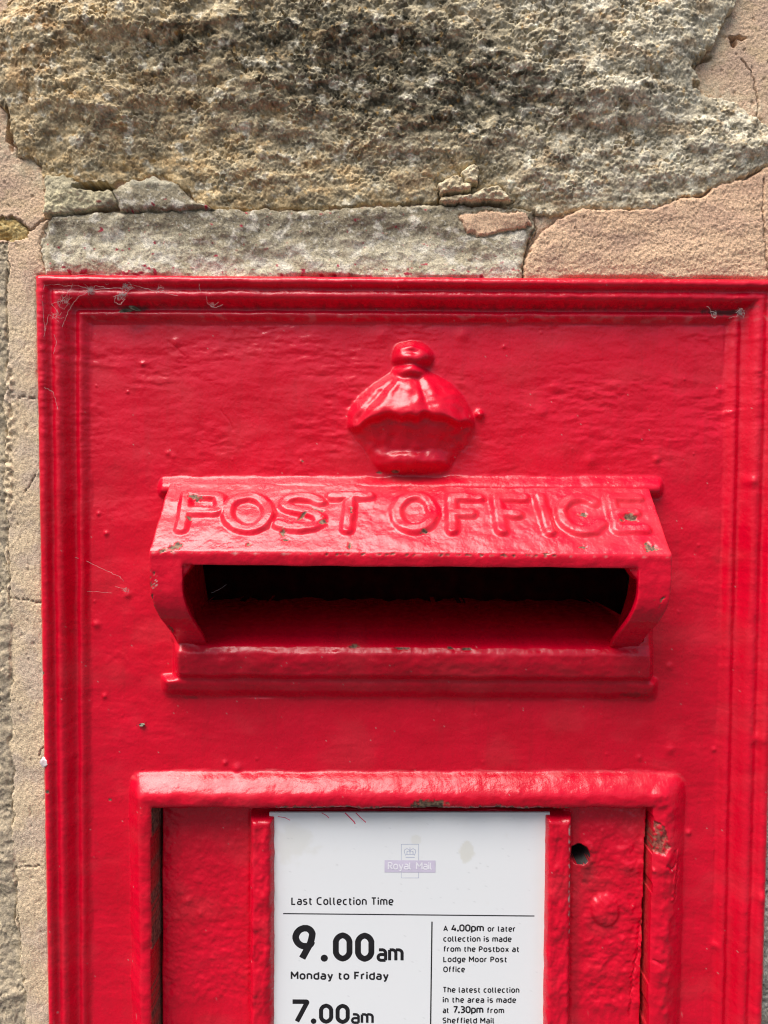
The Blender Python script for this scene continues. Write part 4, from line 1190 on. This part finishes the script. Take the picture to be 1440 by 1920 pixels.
# ================================================================== SMALL THINGS
def tube(V, F, pts, r, sides=4):
    base = len(V)
    n = len(pts)
    for i, p in enumerate(pts):
        d = (pts[min(i + 1, n - 1)] - pts[max(i - 1, 0)])
        d = d.normalized() if d.length > 0 else Vector((1, 0, 0))
        a = d.cross(Vector((0.13, 1, .21))).normalized(); b = d.cross(a)
        for k in range(sides):
            t = 2 * math.pi * k / sides
            V.append(tuple(p + (a * math.cos(t) + b * math.sin(t)) * r))
    for i in range(n - 1):
        for k in range(sides):
            F.append((base + i * sides + k, base + i * sides + (k + 1) % sides, base + (i + 1) * sides + (k + 1) % sides, base + (i + 1) * sides + k))
WEB = plain('grey_silk', (.66, .60, .57), .8, 0, alpha=.6)
def wob_path(pts, h, amp=2.0, n=6):
    out = []
    for (a, b) in zip(pts[:-1], pts[1:]):
        for k in range(n):
            t = k / n
            out.append((a[0] + (b[0] - a[0]) * t + random.uniform(-amp, amp) * .5, a[1] + (b[1] - a[1]) * t + random.uniform(-amp, amp) * .5, h + random.uniform(-.35, .35)))
    out.append((pts[-1][0], pts[-1][1], h))
    return [P3(*p) for p in out]
def cobweb(label, paths, tufts=(), group=None):
    V, F = [], []
    for pts, h, r in paths: tube(V, F, wob_path(pts, h), r / 1000, 3)
    for cu, cv, h, rad, n in tufts:
        for _ in range(n):
            a = random.uniform(0, 2 * math.pi); q = rad * random.uniform(.4, 1.2)
            p = [(cu + random.gauss(0, rad * .3), cv + random.gauss(0, rad * .3)), (cu + q * .6 * math.cos(a + .6), cv + q * .6 * math.sin(a + .6)), (cu + q * math.cos(a), cv + q * math.sin(a))]
            tube(V, F, wob_path(p, h, 2.5, 4), random.uniform(.02, .045) / 1000, 3)
    o = mesh_object('cobweb', np.array(V), np.array(F), WEB)
    tag(o, label, 'cobweb', group)
    return o
def build_small():
    def z3(X, Y): return (X / 3.0, 480 + Y / 3.0)
    P = lambda *q: [z3(*p) for p in q]
    paths = [(P((250, 165), (330, 160), (420, 120), (520, 148), (600, 158), (700, 150), (800, 178), (900, 205), (1000, 222)), 6.6, .06),
             (P((330, 160), (360, 170), (440, 165), (510, 190), (640, 182), (760, 180)), 7.0, .05), (P((510, 195), (450, 225), (410, 265), (390, 300), (370, 350), (350, 400)), 6.6, .06),
             (P((510, 195), (540, 165), (620, 185)), 7, .06), (P((510, 195), (480, 160), (420, 120)), 7, .05), (P((290, 270), (330, 320), (310, 350), (270, 330), (260, 400), (240, 480)), 7.2, .05),
             (P((300, 440), (320, 480), (300, 550)), 7.2, .05), (P((350, 250), (330, 280), (360, 300), (380, 270)), 6.4, .05), (P((420, 120), (400, 180), (350, 250), (290, 270)), 7, .045),
             (P((690, 160), (730, 150), (745, 180), (700, 215), (650, 225), (645, 260), (680, 275), (700, 240)), 7, .07), (P((640, 230), (690, 210), (740, 170)), 7, .06), (P((1120, 150), (1122, 180), (1128, 200)), 7.2, .05),
             (P((400, 110), (520, 100), (700, 108), (830, 120)), 7.6, .04), (P((250, 165), (240, 240), (250, 420)), 7.4, .04)]
    cobweb('grey cobweb spun across the upper left corner of the border moulding', paths, [(170, 545, 6.6, 9, 40), (228, 552, 6.8, 12, 34), (236, 535, 6.8, 8, 22), (120, 560, 6.8, 16, 14), (105, 590, 7, 14, 10), (300, 540, 7, 12, 8)])
    def z4(X, Y): return (960 + X / 3.0, 480 + Y / 3.0)
    Q = lambda *q: [z4(*p) for p in q]
    cobweb('small torn cobweb tufts in the groove where the top moulding meets the right one', [(Q((1095, 280), (1115, 300), (1125, 340), (1145, 350), (1150, 320), (1120, 310)), 5.2, .08), (Q((1260, 320), (1290, 295), (1310, 320), (1300, 350)), 4.8, .08), (Q((1220, 350), (1260, 340), (1290, 310)), 4.6, .05)],
           [(1388, 586, 4.6, 9, 22), (1340, 590, 4.8, 8, 12)])
    cobweb('thin cobweb threads below the cobwebbed corner, under the top moulding', [([(386, 555), (390, 570), (402, 577), (418, 571)], 5.6, .06), ([(398, 577), (410, 566)], 5.4, .05)], [(398, 572, 5.3, 7, 8)])
    cobweb('wispy cobweb thread on the panel left of the hood', [([(120, 1038), (160, 1052), (200, 1070), (225, 1082), (232, 1090)], 1.6, .045), ([(215, 1100), (242, 1104), (240, 1110), (228, 1106)], 1.2, .05), ([(125, 1095), (160, 1108), (210, 1112)], 1.2, .03)], [(236, 1105, 1.2, 5, 7)])
    cobweb('curled silk thread across the left moulding', [([(72, 718), (84, 727), (100, 735), (104, 750), (109, 768)], 7.2, .06)])
    cobweb('fine cobweb strand inside the slot beside the hood cheek', [([(395, 1112), (410, 1106), (425, 1096)], 12, .05)])
    # dry fibre on the stone
    V, F = [], []
    tube(V, F, [P3(*p) for p in ((196, 160, 19.5), (210, 162, 20.5), (222, 170, 20.5), (229, 180, 20), (230, 187, 19))], .00022, 5)
    tag(mesh_object('straw', np.array(V), np.array(F), plain('dry_straw', (.48, .38, .24), .7, 400, .2)), 'curled dry straw fibre stuck to the yellow side of the rough stone', 'straw')
    # small things caught on the paint
    def lump(name, cu, cv, h, ru, rv, rh, mat, label, cat, seed, group=None):
        bm = bmesh.new()
        bmesh.ops.create_icosphere(bm, subdivisions=2, radius=1)
        rnd = random.Random(seed)
        c = P3(cu, cv, h); k = DIST / FPX
        for v in bm.verts:
            f = 1 + rnd.uniform(-.28, .28)
            v.co = c + Vector((v.co.x * ru * k * f, v.co.y * rh / 1000 * f, v.co.z * rv * k * f))
        me = bpy.data.meshes.new(name); bm.to_mesh(me); bm.free(); me.materials.append(mat)
        o = bpy.data.objects.new(name, me); COL.objects.link(o)
        return tag(o, label, cat, group)
    silk = plain('pale_silk', (.72, .60, .60), .6, 900, .3)
    lump('cocoon', 84, 1429, 7.0, 8, 9, 1.2, silk, 'pale knobbly silk cocoon on the outer rim of the left moulding', 'cocoon', 3)
    leafm = plain('dry_leaf', (.10, .085, .055), .8, 500, .4)
    for cu, cv, ru, rv, rot, lb in ((236, 583, 13, 3.2, .1, 'narrow flat dark leaf scrap in the groove of the top moulding below a cobweb'), (252, 578, 11, 3.5, -.35, 'small tilted dark leaf scrap crossing a flatter one in the moulding groove')):
        bm = bmesh.new()
        c = P3(cu, cv, 4.2); k = DIST / FPX
        top, bot = [], []
        for i in range(12):
            t = 2 * math.pi * i / 12
            x, z = math.cos(t) * ru * (1 if abs(math.cos(t)) < .9 else 1.15), math.sin(t) * rv
            x, z = x * math.cos(rot) - z * math.sin(rot), x * math.sin(rot) + z * math.cos(rot)
            yy = .0006 * math.cos(2 * t)
            top.append(bm.verts.new(c + Vector((x * k, yy - .00015, z * k)))); bot.append(bm.verts.new(c + Vector((x * k, yy + .00015, z * k))))
        bm.faces.new(top); bm.faces.new(bot[::-1])
        for i in range(12): bm.faces.new([top[i], bot[i], bot[(i + 1) % 12], top[(i + 1) % 12]])
        me = bpy.data.meshes.new('dead_leaf'); bm.to_mesh(me); bm.free(); me.materials.append(leafm)
        o = bpy.data.objects.new('dead_leaf', me); COL.objects.link(o)
        tag(o, lb, 'leaf', 'leaf scraps in the moulding groove')
    # tiny fly: body, wings, legs
    root = empty('fly', P3(266, 1359, .5))
    tag(root, 'tiny dark fly resting on the red panel above the door surround', 'fly')
    dark = plain('fly_body', (.03, .025, .02), .4, 600, .4)
    def sub(name, cu, cv, h, ru, rv, rh, mat):
        bm = bmesh.new(); bmesh.ops.create_icosphere(bm, subdivisions=2, radius=1)
        c = P3(cu, cv, h); k = DIST / FPX
        for v in bm.verts: v.co = c + Vector((v.co.x * ru * k, v.co.y * rh / 1000, v.co.z * rv * k))
        me = bpy.data.meshes.new(name); bm.to_mesh(me); bm.free(); me.materials.append(mat)
        o = bpy.data.objects.new(name, me); COL.objects.link(o); o.parent = root; o.matrix_parent_inverse = Matrix.Translation(-root.location)
        return o
    sub('body', 266, 1359, .9, 5.5, 3.2, .6, dark)
    wm = plain('fly_wing', (.45, .45, .32), .3, 0, alpha=.7)
    sub('wing', 268, 1358, 1.5, 4.2, 1.6, .12, wm); sub('wing', 265, 1361, 1.5, 4.0, 1.4, .12, wm)
    for a, b in (((262, 1358), (255, 1360)), ((264, 1361), (262, 1366)), ((269, 1360), (274, 1364)), ((269, 1357), (274, 1354))):
        V, F = [], []
        tube(V, F, [P3(*a, .8), P3((a[0] + b[0]) / 2, (a[1] + b[1]) / 2, 1.0), P3(*b, .2)], .00006, 4)
        o = mesh_object('leg', np.array(V), np.array(F), dark, root); o.matrix_parent_inverse = Matrix.Translation(-root.location)

def build_ground():  # unseen ground, added so undersides and gloss reflect something dark
    V = np.array([(-40, .2, -1.2), (40, .2, -1.2), (40, -40, -1.2), (-40, -40, -1.2)], float)
    o = mesh_object('ground', V, np.array([[3, 2, 1, 0]]), plain('asphalt', (.05, .05, .052), .9, 90, .3, bdepth=.002), smooth=False)
    o['kind'] = 'structure'
build_ground()
build_wall()
build_box()
build_notice()
build_small()
